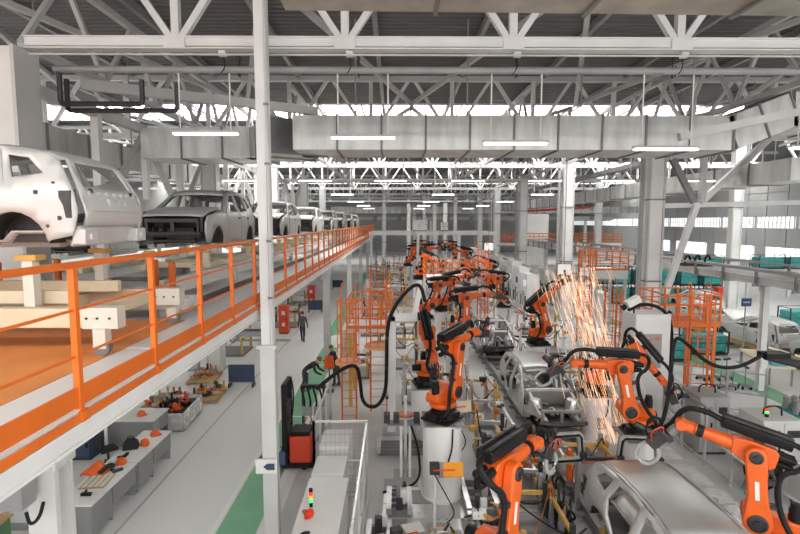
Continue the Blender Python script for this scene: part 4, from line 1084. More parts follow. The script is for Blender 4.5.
for (x, y, z, rz, mt, lab) in ((1.28, 10.75, 1.45, 0, 'amber_paddle', 'orange square paddle sign on a stand before the robot pedestal'), (.42, 10.1, .4, .3, 'cream', 'cream square paddle lying low beside the checker plates'), (2.0, 14.2, 1.6, .2, 'beige', 'pale tan paddle sign behind the raised arm robot')):
    if mt not in M: mat('amber_paddle', (.86, .34, .03), .45)
    t = thing('paddle_sign', lab, 'sign', (x, y, .012), rz)
    m = MB(); m.tube((-.38, .1, 0), (-.38, .1, z), .035, n=8); m.build('stand', 'white_steel', t)
    m = MB(); m.b2((-.55, -.08, 0), (-.2, .28, .03)); m.build('foot', 'grey_steel', t)
    m = MB(); m.b2((-.2, 0, z - .02 if z < 1 else z - .18), (.24, .02 if z > 1 else .36, z + .18 if z > 1 else z)); m.build('paddle', mt, t, bevel=.01)
    m = MB(); m.tube((-.42, -.02, z), (.06, -.02, z + .01), .018, n=8); m.build('handle', 'red', t)
    m = MB(); m.b2((-.5, .0, z - .12), (-.28, .2, z + .1)); m.build('bracket_box', 'dark_steel', t)
    m = MB(); m.path([(-.4, .0, z - .1), (-.1, -.2, z * .6), (.1, -.1, z * .3), (-.3, .0, .05)], .014, smooth=2); m.build('cable', 'black_rubber', t)

# floor plates in the cell
for i in range(10):
    for j in range(4):
        x = -.3 + j * .62; y = 6.9 + i * .62
        if (i * 7 + j * 3) % 5 == 0: continue
        m = MB(); m.b2((x, y, .012), (x + .58, y + .58, .03)); m.build('checker_plate', 'alu' if (i + j) % 3 else 'grey_steel', floor)
for i in range(9):
    m = MB(); m.b2((7.55, 7.4 + i * .78, .0), (8.2, 8.12 + i * .78, .30)); 
    if i == 0:
        gw = thing('grating_walkway', 'perforated metal step walkway between the robot and the tubular fence', 'walkway', (0, 0, .012))
    p = m.build('step', 'galv', gw)
    m = MB()
    for k in range(5):
        for q in range(5): m.lathe([(.035, 0), (.03, .012), (0, .014)], 8, (7.65 + k * .11, 7.5 + i * .78 + q * .13, .30))
    d_ = m.build('tread_studs', 'alu', p); d_['kind'] = 'stuff'

# ---------------------------------------------------------------- line base under the car bodies, jigs
t = thing('line_conveyor', 'low steel line bed carrying the skeletal car bodies between the robots', 'conveyor', (LX, 5.0, .012))
for x in (-.55, .55):
    m = MB(); m.ibeam((x, 0, .2), (x, 42, .2), .16, .3, .03); m.build('rail', 'mid_steel', t)
for i in range(42):
    m = MB(); m.b2((-.75, i * 1.0 + .2, 0), (.75, i * 1.0 + .34, .12)); m.build('sleeper', 'grey_steel', t)
for y, lab in ((8.0, 'steel-roofed body'), (17.0, 'skeletal body'), (25.6, 'roofless body'), (39.5, 'far roofless body')):
    t = thing('body_fixture', 'dark positioning fixture under the %s on the welding line' % lab, 'fixture', (LX, y, .362))
    for s in (-1, 1):
        m = MB(); m.b2((s * .5 - .06, -2.2, 0), (s * .5 + .06, 2.2, .12)); m.build('runner', 'dark_steel', t)
    for yy in (-1.8, -.6, .7, 1.9):
        m = MB(); m.b2((-.8, yy - .06, .06), (.8, yy + .06, .16)); m.build('cross_beam', 'mid_steel', t)
        for s in (-1, 1):
            m = MB(); m.b2((s * .7 - .04, yy - .04, .16), (s * .7 + .04, yy + .04, .27)); m.build('locator', 'amber', t)

def jig(label, x, y, seed, w=1.2, d=1.4, h=1.8, amber=.35, group=None, rz=0, orange=.08):
    rnd = random.Random(seed)
    t = thing('clamping_jig', label, 'jig', (x, y, .012), rz, group)
    pick = lambda: rnd.choices(['grey_steel', 'alu', 'dark_steel', 'amber', 'robot_orange', 'white_steel'], [2, 3, 2, amber * 9, orange * 9, 2])[0]
    m = MB(); m.b2((-w / 2, -d / 2, 0), (w / 2, d / 2, .12)); m.build('base', 'mid_steel', t)
    tops = []
    for sx in (-1, 1):
        for sy in (-1, 1):
            hh = h * rnd.uniform(.7, 1.0)
            px, py = sx * (w / 2 - .1), sy * (d / 2 - .1)
            m = MB(); m.b2((px - .05, py - .05, .12), (px + .05, py + .05, hh)); m.build('post', pick(), t); tops.append((px, py, hh))
    for i in range(4):
        a, b = [(tops[0], tops[1]), (tops[2], tops[3]), (tops[0], tops[2]), (tops[1], tops[3])][i]
        z = min(a[2], b[2]) * rnd.uniform(.55, .98)
        m = MB(); m.beam((a[0], a[1], z), (b[0], b[1], z * rnd.uniform(.9, 1)), .07, .09); m.build('cross_bar', pick(), t)
    for i in range(12):
        a = rnd.choice(tops); z = rnd.uniform(.35, 1) * a[2]; px = a[0] + rnd.uniform(-.12, .12); py = a[1] + rnd.uniform(-.12, .12)
        s = rnd.uniform(.06, .15)
        m = MB(); m.b2((px - s, py - s * .6, z - s * .6), (px + s, py + s * .6, z + s * .6)); c = m.build('clamp', pick(), t, bevel=.01)
        v = Vector((rnd.uniform(-1, 1), rnd.uniform(-1, 1), rnd.uniform(-.2, .9))).normalized() * rnd.uniform(.15, .4)
        m = MB(); m.tube((px, py, z), Vector((px, py, z)) + v, .03, .02, 8); m.build('piston', rnd.choice(['alu', 'dark_steel', 'amber']), c)
    for i in range(4):
        a, b = rnd.choice(tops), rnd.choice(tops)
        m = MB(); m.path([(a[0], a[1] - .08, a[2] * .9), ((a[0] + b[0]) / 2, (a[1] + b[1]) / 2 - .2, rnd.uniform(.3, .8)), (b[0] + .1, b[1], b[2] * .6), (b[0] + .05, b[1] - .1, .1)], .018, 6, smooth=2); m.build('cable', rnd.choice(['black_rubber', 'black_rubber', 'red', 'copper']), t)
    return t
JIGS = [(2.9, 14.2, 1.0, 1.6, 1.5, .2, 'clamping jig between the raised arm robot and the skeletal body'),
        (3.0, 17.4, 1.0, 2.0, 1.9, .35, 'clamping jig beside the door opening of the skeletal body'),
        (3.1, 10.4, 1.2, 1.8, 1.0, .5, 'low clamping jig in front of the labelled foreground robot arm'),
        (3.0, 7.9, 1.1, 1.6, .9, .2, 'low clamping jig beside the steel-roofed body'),
        (5.0, 12.6, 1.4, 1.2, .95, .9, 'amber topped jig between the two nearest car bodies'),
        (3.1, 25.0, 1.0, 2.2, 2.4, .5, 'tall clamping jig beside the roofless body'),
        (6.7, 25.2, 1.2, 2.0, 2.2, .4, 'tall clamping jig across from the roofless body'),
        (.3, 24.0, 1.6, 1.6, 2.9, 1.2, 'amber clamping frame nearest the railed ladder platform'),
        (-.2, 28.0, 1.6, 1.8, 3.0, 1.0, 'amber clamping frame behind the first amber frame'),
        (.6, 31.6, 1.8, 1.8, 3.2, .9, 'amber clamping frame facing the slab platform'),
        (-1.3, 36.0, 1.6, 2.0, 3.0, .3, 'grey clamping frame near the overhead white frame'),
        (-1.4, 31.0, 1.4, 1.8, 2.2, .2, 'grey clamping frame beside the green aisle far along'),
        (.2, 42.0, 1.6, 2.0, 3.2, .5, 'far clamping frame among the rear robots'),
        (2.9, 41.5, 1.6, 2.0, 3.4, .4, 'far clamping frame behind the slab platform'),
        (8.6, 31.5, 1.4, 2.0, 2.4, .3, 'clamping frame in front of the white cabinet row'),
        (8.4, 26.6, 1.2, 1.6, 2.0, .25, 'clamping frame near the upright far robot'),
        (-1.6, 22.6, .9, 1.6, 1.5, .15, 'small clamping jig between aisle fence and ladder platform'),
        (6.9, 18.5, 1.0, 1.6, 1.6, .3, 'clamping jig between the two right hand robots'),
        (.9, 19.4, 1.3, 1.5, 2.0, .45, 'clamping jig behind the hose gantry post'),
        (3.2, 12.4, 1.0, 1.2, 1.1, .1, 'grey clamping jig beside the ring frame left of the amber topped jig'),
        (2.0, 9.7, .7, 1.2, 1.2, .1, 'grey clamping jig in front of the low amber jig'),
        (1.95, 18.3, .6, 1.4, 1.5, .2, 'narrow clamping jig between robot drums and skeletal body'),
        (8.0, 20.6, 1.0, 1.4, 2.0, .15, 'grey clamping jig before the narrow caged ladder'),
        (7.75, 15.6, .7, 1.2, 1.2, .2, 'low clamping jig beside the tall white cabinet'),
        (3.4, 30.6, 1.0, 1.6, 2.2, .35, 'clamping frame before the slab platform'),
        (6.6, 34.6, 1.2, 1.8, 2.4, .4, 'clamping frame on the far side of the slab platform'),
        (1.1, 9.3, .6, .8, 1.0, .2, 'small jig between the paddle sign and the foreground robot')]
for i, (x, y, w, d, h, am, lab) in enumerate(JIGS):
    j_ = jig(lab, x, y, 100 + i, w, d, h, am)
    if x == 5.0: j_.location.z = .362
k = 0
for y in (45.6, 48.8, 53.5, 57, 61, 65.5):
    for x in (-1.9, .2, 4.9, 8.1):
        k += 1
        if (x == 4.9 and y < 48) or any(math.hypot(x - a, y - b) < 2.3 for a, b in ((1.4, 52.5), (7.4, 54), (2.2, 60), (7.6, 62), (2.6, 45.5), (7, 46), (.2, 42), (4.1, 50), (-2.4, 50), (6.4, 50), (10, 50))): continue
        jig('far clamping frame in the dense rear part of the line', x + .3 * math.sin(k * 2.1), y + .8 * math.cos(k * 1.7), 300 + k, 1.4, 1.8, 3.0 + .6 * math.sin(k), .25 + .3 * (k % 3 == 0), 'far clamping frames', 0, .15)

# grey base frames and hose bundles on the cell floor
for i, (x, y, w, d, rz, lab) in enumerate(((3.05, 9.1, 1.0, .75, .0, 'low grey base frame beside the steel-roofed body'), (2.05, 8.3, .6, .9, .1, 'low grey base frame in front of the foreground robot'), (2.1, 12.0, .7, 1.6, 0, 'low grey base frame between the drum and the ring frame'), (3.6, 15.2, .5, 2.6, 0, 'narrow grey base frame along the skeletal body'), (7.3, 10.6, .4, 1.8, 0, 'narrow grey base frame beside the grating walkway'), (-.36, 10.0, .45, 1.6, 0, 'grey base frame beside the cream paddle'), (.25, 14.75, 1.5, .8, 0, 'wide grey base frame behind the slim tool stand'), (.1, 11.7, .5, 1.0, 0, 'short grey base frame in front of the slim tool stand'))):
    t = thing('base_frame', lab, 'frame', (x, y, .03), rz)
    for s in (-1, 1):
        m = MB(); m.b2((s * w / 2 - .06, -d / 2, .1), (s * w / 2 + .06, d / 2, .26)); m.build('rail', 'alu', t)
    for k in range(4):
        yy = -d / 2 + .12 + k * (d - .24) / 3
        m = MB(); m.b2((-w / 2, yy - .05, 0), (w / 2, yy + .05, .18)); m.build('cross_member', 'mid_steel', t)
        m = MB(); m.b2((-.08 + .1 * (k % 2), yy - .07, .18), (.08 + .1 * (k % 2), yy + .07, .42 + .12 * (k % 3))); m.build('clamp_block', ('grey_steel', 'dark_steel', 'white_steel')[(i + k) % 3], t, bevel=.01)
for i, (x, y, lab) in enumerate(((3.75, 11.0, 'tangle of black and red hoses beside the ring frame'), (3.6, 7.4, 'tangle of hoses beside the steel-roofed body'), (3.75, 13.6, 'tangle of hoses below the skeletal body front'), (6.9, 10.3, 'tangle of coloured hoses under the large robot gripper'))):
    rn = random.Random(40 + i)
    t = thing('hose_bundle', lab, 'hoses', (x, y, .03))
    for k in range(10):
        p = [(rn.uniform(-.2, .2), rn.uniform(-.6, .6), .03)]
        for q in range(4): p.append((p[-1][0] * .6 + rn.uniform(-.15, .15), p[-1][1] + rn.uniform(-.3, .3), rn.uniform(.1, 1.15)))
        p.append((p[-1][0], p[-1][1], .03))
        m = MB(); m.path(p, rn.uniform(.014, .035), 6, smooth=2); m.build('hose', rn.choice(['black_rubber', 'black_rubber', 'red', 'copper', 'dark_steel', 'green_box']), t)
    for k in range(6):
        c = (rn.uniform(-.25, .25), rn.uniform(-.6, .6)); hh = rn.uniform(.3, 1.0)
        m = MB(); m.b2((c[0] - .05, c[1] - .05, 0), (c[0] + .05, c[1] + .05, hh)); m.build('manifold', rn.choice(['alu', 'grey_steel', 'dark_steel', 'robot_orange']), t, bevel=.01)
# grey ring shaped gripper frames
def ring_frame(label, x, y, w, h, rz, z=1.25):
    t = thing('ring_fixture', label, 'fixture', (x, y, .012), rz)
    for s in (-1, 1):
        m = MB(); m.b2((s * w * .36 - .05, -.05, 0), (s * w * .36 + .05, .05, z + .06)); m.build('leg', 'alu', t)
    def rr(k, f): return [((w / 2 * k) * sx * (1 - .12 * (zz > 0)), z + h * (.5 + zz * .5 * k)) for sx, zz in ((-1, -.9), (-.9, -1), (.9, -1), (1, -.9), (1, .8), (.85, 1), (-.85, 1), (-1, .8))]
    o_, i_ = rr(1, 0), rr(.72, 0)
    m = panel(o_, [i_], .12, lambda a, b: (a, 0, b)); m.build('ring', 'grey_steel', t, solid=.12)
    m = MB(); m.path([(a, -.07, b) for a, b in rr(.86, 0)], .03, 6, closed=True); m.build('seal', 'black_rubber', t)
    for s in (-1, 1):
        m = MB(); m.b2((s * w * .42 - .07, -.16, z + .1), (s * w * .42 + .07, -.04, z + .26)); m.build('suction_block', 'dark_steel', t, bevel=.01)
    return t
ring_frame('grey ring gripper frame in front of the skeletal body', 4.05, 11.5, 1.05, .72, R(8))
ring_frame('grey ring gripper frame beside the pedestal under the sparks', 5.75, 11.3, 1.05, .72, R(-6))

# ---------------------------------------------------------------- right hand equipment
t = cabinet('tall white cabinet with a black hose arching over it', 9.0, 17.6, 1.25, 1.0, 3.75, nd=1)
m = MB(); m.path([(-.8, -.3, 3.9), (-.3, -.3, 4.15), (.35, -.35, 4.0), (.72, -.4, 3.5), (.75, -.4, 2.2), (.7, -.4, .9)], .06, smooth=3); m.build('hose', 'black_rubber', t)
m = MB(); m.b2((-.35, -.56, 1.9), (.3, -.54, 3.1)); m.build('inner_panel', 'grey_steel', t)
m = MB(); m.b2((-.2, -.57, 2.85), (-.05, -.56, 2.92)).b2((.05, -.57, 2.9), (.22, -.56, 2.98)); m.build('warning_label', 'rail_orange', t)
t = thing('camera_head', 'white camera head on a black arm over the tall cabinet', 'camera', (8.45, 17.4, 3.792))
m = MB(); m.tube((0, 0, 0), (0, 0, .3), .03, n=8); m.build('arm', 'black', t)
m = MB(); m.box((0, 0, 0), (.5, .26, .26), T(-.05, 0, .42) @ RY(-.5)); m.build('body', 'white_steel', t, bevel=.02)
m = MB(); m.tube((-.3, 0, .25), (-.42, 0, .17), .09, .11, 12); m.build('lens_hood', 'black', t)
for (x, y, w, d, h, mt, lab) in ((9.55, 14.9, .9, 1.0, 1.75, 'grey_steel', 'grey machine cabinet beside the coiled cable drum'), (10.6, 13.6, 1.1, 1.0, 1.55, 'offwhite_steel', 'pale machine cabinet with a small warning beacon'), (11.8, 12.9, .9, .9, 1.4, 'grey_steel', 'grey machine cabinet beside the black hose portal'), (10.3, 11.6, .8, .7, 1.0, 'offwhite_steel', 'low pale cabinet in front of the machine cabinets')):
    t = cabinet(lab, x, y, w, d, h, mt, accent='dark_steel')
    m = MB(); m.path([(-.2, 0, h + .03), (-.25, -.1, h + .3), (.15, -.2, h + .34), (.25, -.1, h + .03)], .022, smooth=2); m.build('cable', 'black_rubber', t)
t = thing('small_beacon', 'small green and red beacon on the pale machine cabinet', 'beacon', (10.35, 13.4, 1.592))
m = MB(); m.tube((0, 0, 0), (0, 0, .1), .05, n=12); m.build('foot', 'black', t)
m = MB(); m.tube((0, 0, .1), (0, 0, .17), .05, n=12); m.build('green_light', 'lamp_green', t)
m = MB(); m.tube((0, 0, .17), (0, 0, .24), .05, n=12); m.build('red_light', 'lamp_red', t)
t = thing('cable_drum', 'dark coiled cable drum in front of the grey machine cabinet', 'drum', (9.55, 12.4, .012), R(20))
for i in range(6):
    m = MB(); m.path([(math.cos(a * PI / 8) * (.55 - .02 * i), -.15 + i * .06, .65 + math.sin(a * PI / 8) * (.55 - .02 * i)) for a in range(16)], .03, 6, closed=True); m.build('coil', 'black_rubber', t)
for s in (-.2, .2):
    m = MB(); m.beam((-.4, s, 0), (0, s, .7), .06, .06); m.build('strut', 'mid_steel', t)
    m = MB(); m.beam((.4, s, 0), (0, s, .7), .06, .06); m.build('strut', 'mid_steel', t)
m = MB(); m.tube((0, -.25, .65), (0, .25, .65), .09, n=12); m.build('hub', 'mid_steel', t)
# black hose portal
t = thing('hose_portal', 'black bent portal frame carrying a hose beside the parts rack', 'frame', (11.6, 13.9, .012))
m = MB(); m.path([(1.1, 0, 0), (1.1, 0, 2.3), (.9, 0, 2.7), (-.8, .3, 3.1)], .12, 8, smooth=1); m.build('bent_frame', 'dark_steel', t)
m = MB(); m.b2((-.9, .1, 3.05), (-.2, .5, 3.2)); m.build('head', 'black', t)
m = MB(); m.path([(-.8, .25, 3.2), (-1.6, .3, 2.7), (-2.4, .35, 2.8), (-3.1, .4, 3.5), (-3.5, .3, 3.7), (-3.7, .0, 2.8), (-3.9, -.2, 1.6), (-4.2, -.3, 1.0)], .055, smooth=3); m.build('hose', 'black_rubber', t)
m = MB(); m.b2((.2, -.15, 1.35), (1.4, .15, 1.47)); m.build('shelf', 'dark_steel', t)
m = MB(); m.b2((.9, -.3, 0), (1.3, .3, .04)); m.build('base_plate', 'mid_steel', t)
# welding gas bottle cage etc: parts rack on teal base
t = thing('parts_rack', 'rack of upright grey castings on a teal base beside the green stripe', 'rack', (14.0, 15.9, .012), R(-4))
m = MB(); m.b2((-1.0, -.5, .1), (1.0, .5, .75)); m.build('base', 'teal', t, bevel=.02)
m = MB(); m.b2((-1.05, -.55, .0), (1.05, .55, .1)); m.build('skid', 'dark_steel', t)
for i in range(8):
    for j in range(2):
        m = MB(); m.lathe([(.09, 0), (.11, .1), (.08, .25), (.1, .4), (.04, .46)], 10, (-.87 + i * .25, -.25 + j * .5, .75)); m.build('casting', 'grey_steel', t)
# elevated conveyor of the right aisle
t = thing('elevated_conveyor', 'long grey elevated conveyor on posts above the right aisle', 'conveyor', (15.2, 17.0, 0))
for x in (-.8, .8, 1.9):
    m = MB(); m.ibeam((x, 0, 4.7), (x, 40, 4.7), .18, .3, .03); m.build('rail', 'offwhite_steel', t)
m = MB(); m.b2((-.6, 0, 4.78), (.6, 40, 4.84)); m.build('belt', 'mid_steel', t)
for i in range(20):
    m = MB(); m.b2((-1.0, i * 2 + .5, 4.45), (2.0, i * 2 + .62, 4.56)); m.build('cross_tie', 'grey_steel', t)
for x in (-.9, 2.0):
    m = MB(); m.b2((x - .05, 0, 5.05), (x + .05, 40, 5.15)); m.build('guide_rail', 'grey_steel', t)
    for i in range(20):
        m = MB(); m.b2((x - .04, i * 2 + .5, 4.5), (x + .04, i * 2 + .6, 5.1)); m.build('guide_post', 'mid_steel', t)
m = MB(); m.b2((.95, 0, 4.4), (1.75, 40, 4.46)); m.build('return_tray', 'mid_steel', t)
for i in range(4):
    m = MB(); m.ibeam((0, 3.2 + i * 10, .012), (0, 3.2 + i * 10, 4.45), .24, .24, .03, up=(0, 1, 0)); lg = m.build('leg', 'white_steel', t)
    m = MB(); m.b2((-.14, 2.98 + i * 10, 1.0), (.14, 3.08 + i * 10, 1.45)); m.build('switch_plate', 'paper', lg)
t2 = thing('gripper_carriage', 'dark gripper carriage hanging on the elevated conveyor', 'gripper', (14.9, 24.6, 4.84))
m = MB(); m.b2((-.7, -.3, 0), (.7, .3, .14)); m.build('body', 'dark_steel', t2)
for s in (-.5, 0, .5):
    m = MB(); m.path([(s, 0, .12), (s - .15, -.2, .4), (s + .1, -.1, .55), (s + .25, 0, .3)], .05, smooth=1); m.build('claw', 'black', t2)
# blue hanging signs
for (x, y, z, lab) in ((17.3, 24.2, 2.85, 'blue sign board on a post beside the raised bonnet'), (13.9, 26.6, 3.1, 'blue sign board beside the broad grey column'), (20.6, 40, 2.6, 'far blue sign board beyond the teal crates')):
    t = thing('sign_board', lab, 'sign', (x, y, .012))
    m = MB(); m.tube((0, .05, 0), (0, .05, z + .4), .03, n=8); m.build('post', 'grey_steel', t)
    m = MB(); m.b2((-.24, -.02, z), (.24, .02, z + .4)); p = m.build('board', 'blue_sign', t)
    m = MB(); m.b2((-.16, -.026, z + .17), (.16, -.02, z + .23)); m.build('text_bar', 'paper', p)
    m = MB(); m.b2((-.2, -.15, 0), (.2, .25, .03)); m.build('foot', 'grey_steel', t)
# teal mesh crates
def crate(label, x, y, w, d, h, z=.012, rz=0, group='teal crates'):
    t = thing('mesh_crate', label, 'crate', (x, y, z), rz, group)
    m = MB(); m.b2((-w / 2 + .05, -d / 2 + .05, .12), (w / 2 - .05, d / 2 - .05, h * .82)); m.build('wrapped_load', 'teal', t, bevel=.06)
    m = MB(); m.b2((-w / 2, -d / 2, .0), (w / 2, d / 2, .1)); m.build('pallet', 'dark_steel', t)
    for sx in (-1, 1):
        for sy in (-1, 1):
            m = MB(); m.b2((sx * w / 2 - .03, sy * d / 2 - .03, .1), (sx * w / 2 + .03, sy * d / 2 + .03, h)); m.build('post', 'dark_steel', t)
    for z_ in (h * .5, h):
        for sy in (-1, 1):
            m = MB(); m.b2((-w / 2, sy * d / 2 - .02, z_ - .03), (w / 2, sy * d / 2 + .02, z_)); m.build('rail', 'dark_steel', t)
        for sx in (-1, 1):
            m = MB(); m.b2((sx * w / 2 - .02, -d / 2, z_ - .03), (sx * w / 2 + .02, d / 2, z_)); m.build('rail', 'dark_steel', t)
    return t
crate('teal mesh crate standing beside the green stripe', 16.6, 26.3, 2.0, 1.1, 1.25, rz=R(-4))
crate('teal mesh crate behind the orange ladder tower', 14.0, 24.9, 1.6, 1.0, 1.2)
for i in range(6):
    crate('teal crate in the long row beyond the white bodies', 17.6 + i * 1.75, 43 - i * .3, 1.55, 1.2, 1.7, group='teal crate row')
    crate('teal crate stacked on the long row beyond the white bodies', 17.6 + i * 1.75, 43 - i * .3, 1.55, 1.2, 1.5, z=1.712, group='upper teal crates')
for i in range(3):
    crate('teal crate near the outer column', 27 + i * 1.9, 33 + i * .2, 1.6, 1.1, 1.3, group='outer teal crates')
# far storage loft carrying teal crates above the right hand floor
t = thing('storage_loft', 'far white storage loft carrying teal crates near the window wall', 'platform', (33, 48, 0))
m = MB(); m.b2((-8, -2, 2.3), (8, 2, 2.6)); m.build('deck', 'offwhite_steel', t)
for i in range(5):
    for s in (-1.8, 1.8):
        m = MB(); m.b2((-7.8 + i * 3.9 - .1, s - .1, .012), (-7.8 + i * 3.9 + .1, s + .1, 2.3)); m.build('leg', 'white_steel', t)
for i in range(5):
    if i == 2: continue
    crate('teal crate up on the far storage loft', 26.8 + i * 2.9, 47.2, 2.4, 1.3, 1.3, z=2.6, group='loft crates')
cabinet('bright red cabinet standing beyond the white car bodies', 25.5, 38.5, .9, .6, 1.9, 'red', name='red_cabinet', nd=1)
t = thing('work_table', 'long tan table with a blue tray between the white car bodies', 'table', (16.9, 22.2, .012), R(-15))
m = MB(); m.b2((-.5, -1.6, .75), (.5, 1.6, .82)); m.build('top', 'beige', t)
for sx in (-.42, .42):
    for sy in (-1.5, 1.5):
        m = MB(); m.b2((sx - .03, sy - .03, 0), (sx + .03, sy + .03, .75)); m.build('leg', 'mid_steel', t)
t = thing('blue_tray', 'light blue tray on the long tan table', 'tray', (16.7, 21.4, .832), R(-15))
mat('sky_blue', (.10, .38, .58), .4)
m = MB(); m.b2((-.3, -.5, 0), (.3, .5, .03)); m.build('floor', 'sky_blue', t)
for s in (-1, 1):
    m = MB(); m.b2((s * .3 - .015, -.5, 0), (s * .3 + .015, .5, .12)); m.build('rim', 'sky_blue', t)
    m = MB(); m.b2((-.3, s * .5 - .015, 0), (.3, s * .5 + .015, .12)); m.build('rim', 'sky_blue', t)
for i in range(6):
    t = thing('weld_trolley', 'spindly grey weld trolley standing on the white floor by the green stripe', 'trolley', (13.7 + (i % 3) * .52, 20.4 + (i // 3) * 1.2, .0), i * .7, 'weld trolleys')
    m = MB(); m.b2((-.2, -.15, .12), (.2, .15, .18)); m.build('tray', 'mid_steel', t)
    m = MB(); m.tube((0, 0, .18), (0, 0, 1.0), .02, n=6); m.build('mast', 'mid_steel', t)
    m = MB(); m.b2((-.2, -.03, .9), (.2, .03, .98)); m.build('handle', 'dark_steel', t)
    for sx in (-.17, .17):
        m = MB(); m.tube((sx, -.18, .07), (sx, -.14, .07), .07, n=10); m.build('wheel', 'black_rubber', t)
        m = MB(); m.tube((sx, .14, .07), (sx, .18, .07), .07, n=10); m.build('wheel', 'black_rubber', t)
# row of white cabinets along the far right side of the line
for i in range(13):
    y = 37.5 + i * 2.4
    t = cabinet('white control cabinet in the long row before the grey columns', 10.2, y, 2.1, .9, 3.1 + (i % 3) * .3, nd=3, face=1, rz=R(90), group='white cabinet row')
    m = MB(); m.b2((-.6, .48, 2.2), (-.1, .52, 2.65)); m.build('screen', 'blue_sign' if i % 2 else 'screen', t)
    for k in range(3):
        m = MB(); m.b2((-.75 + k * .62, .47, .7), (-.5 + k * .62, .53, 1.5 + .3 * (k % 2))); m.build('valve_block', ('dark_steel', 'grey_steel', 'green_box')[(i + k) % 3], t)
    m = MB(); m.b2((-.9, -.3, 3.13 + (i % 3) * .3), (.9, -.2, 3.3 + (i % 3) * .3)); m.build('cable_tray', 'grey_steel', t)
for i in range(10):
    y = 33.5 + i * 2.3
    t = cabinet('white process cabinet standing under the elevated conveyor', 13.7, y, 2.0, .8, 2.3 + (i % 2) * .4, nd=3, face=1, rz=R(90), group='white cabinets under the conveyor')
    for k in range(4):
        m = MB(); m.b2((-.8 + k * .42, .43, .6 + .3 * (k % 2)), (-.55 + k * .42, .47, 1.3 + .2 * (k % 3))); m.build('valve_block', ('dark_steel', 'grey_steel', 'blue_sign', 'mid_steel')[(i + k) % 4], t)
for i, (x, y, z) in enumerate(((9.8, 28.8, 3.9), (7.8, 41.5, 4.6))):
    t = thing('hanging_monitor', ['white hanging monitor near the upright far robot', 'far white hanging monitor over the line'][i], 'monitor', (x, y, z))
    m = MB(); m.b2((-.42, -.05, 0), (.42, .05, .7)); m.build('case', 'dark_steel', t)
    m = MB(); m.b2((-.38, -.06, .05), (.38, -.05, .66)); m.build('display', 'screen', t)
    m = MB(); m.tube((0, .0, .7), (0, 0, 13.85 - z), .03, n=6); m.build('pole', 'grey_steel', t)
# white overhead frame across the end of the line
t = thing('overhead_frame', 'white overhead frame crossing the far end of the robot line', 'frame', (3.8, 50, 0))
m = MB(); m.b2((-6.4, -.2, 5.7), (6.4, .2, 6.05)); m.build('beam', 'white_steel', t)
m = MB(); m.b2((-6.4, 5.8, 5.7), (6.4, 6.2, 6.05)); m.build('beam', 'white_steel', t)
for i, x in enumerate((-6.2, -1.5, .3, 2.6, 6.2)):
    m = MB(); m.b2((x - .14, -.14, .012), (x + .14, .14, 5.7)); m.build('post', 'white_steel', t)
    m = MB(); m.b2((x - .1, .2, 5.8), (x + .1, 5.8, 6.0)); m.build('cross_tie', 'offwhite_steel', t)
cabinet('white plant cabinet standing on the far overhead frame', 2.6, 52.5, 1.5, 1.0, 1.15, z=6.05, nd=2)
cabinet('small white box on the far overhead frame', 5.2, 52.8, .7, .8, .9, z=6.05, nd=1)
rail_platform('far walkway with orange railings beyond the grey columns', 19.5, 61, 15.5, 2.2, 4.5, nx=14, thick=.3, legs='white_steel', name='railed_walkway')
t = thing('crane_rail', 'red crane rail hanging over the far orange walkway', 'rail', (14.5, 56.4, 8.2))
m = MB(); m.beam((0, 0, 0), (7, -1.2, .4), .2, .24); m.build('rail', 'red', t)
for x in (.6, 6.3):
    m = MB(); m.tube((x, -.171 * x, .1), (x, -.171 * x, CEIL + .05 - 8.2), .05, n=6); m.build('hanger', 'grey_steel', t)
cabinet('white plant room block with six small panes beyond the far walkway', 18.4, 66, 3.0, 2.4, 8.0, 'white_steel', nd=1, name='plant_room')
for i in range(6):
    m = MB(); m.b2((17.6 + (i % 3) * .55, 64.70, 6.3 + (i // 3) * .65), (18.0 + (i % 3) * .55, 64.76, 6.75 + (i // 3) * .65)); m.build('pane', 'dark_steel', bpy.data.objects['plant_room'], smooth=False).matrix_parent_inverse = bpy.data.objects['plant_room'].matrix_world.inverted() @ T(0, 0, 0)

# ---------------------------------------------------------------- workshop under the platform
def desk(label, lo, hi, z, mt='box_grey', drawers=0):
    t = thing('work_desk', label, 'desk', (lo[0], lo[1], 0))
    w, d = hi[0] - lo[0], hi[1] - lo[1]
    m = MB(); m.b2((0, 0, z - .035), (w, d, z)); m.build('top', 'white_steel', t, bevel=.006)
    m = MB(); m.b2((w - .06, .05, .12), (w - .03, d * .42, z - .035)); m.build('front_panel', mt, t)
    m = MB(); m.b2((w - .06, d * .45, .35), (w - .03, d - .05, z - .035)); m.build('front_panel', mt, t)
    for y in (.04, d - .04, d * .43):
        m = MB(); m.b2((.05, y - .015, 0), (w - .06, y + .015, z - .035)); m.build('side_panel', mt, t)
    return t
desk('near white bench with a wooden tray and tools on it', (-7.45, 10.45, 0), (-6.62, 12.4, 0), .85)
desk('far white bench holding two orange helmets', (-7.45, 12.45, 0), (-6.62, 14.4, 0), .85)
desk('separate white desk with one orange helmet', (-9.0, 15.1, 0), (-7.5, 16.2, 0), .85)
cabinet('navy drawer unit beside the separate desk', -9.3, 14.6, .7, .7, .8, 'navy', z=0, name='drawer_unit', nd=1)
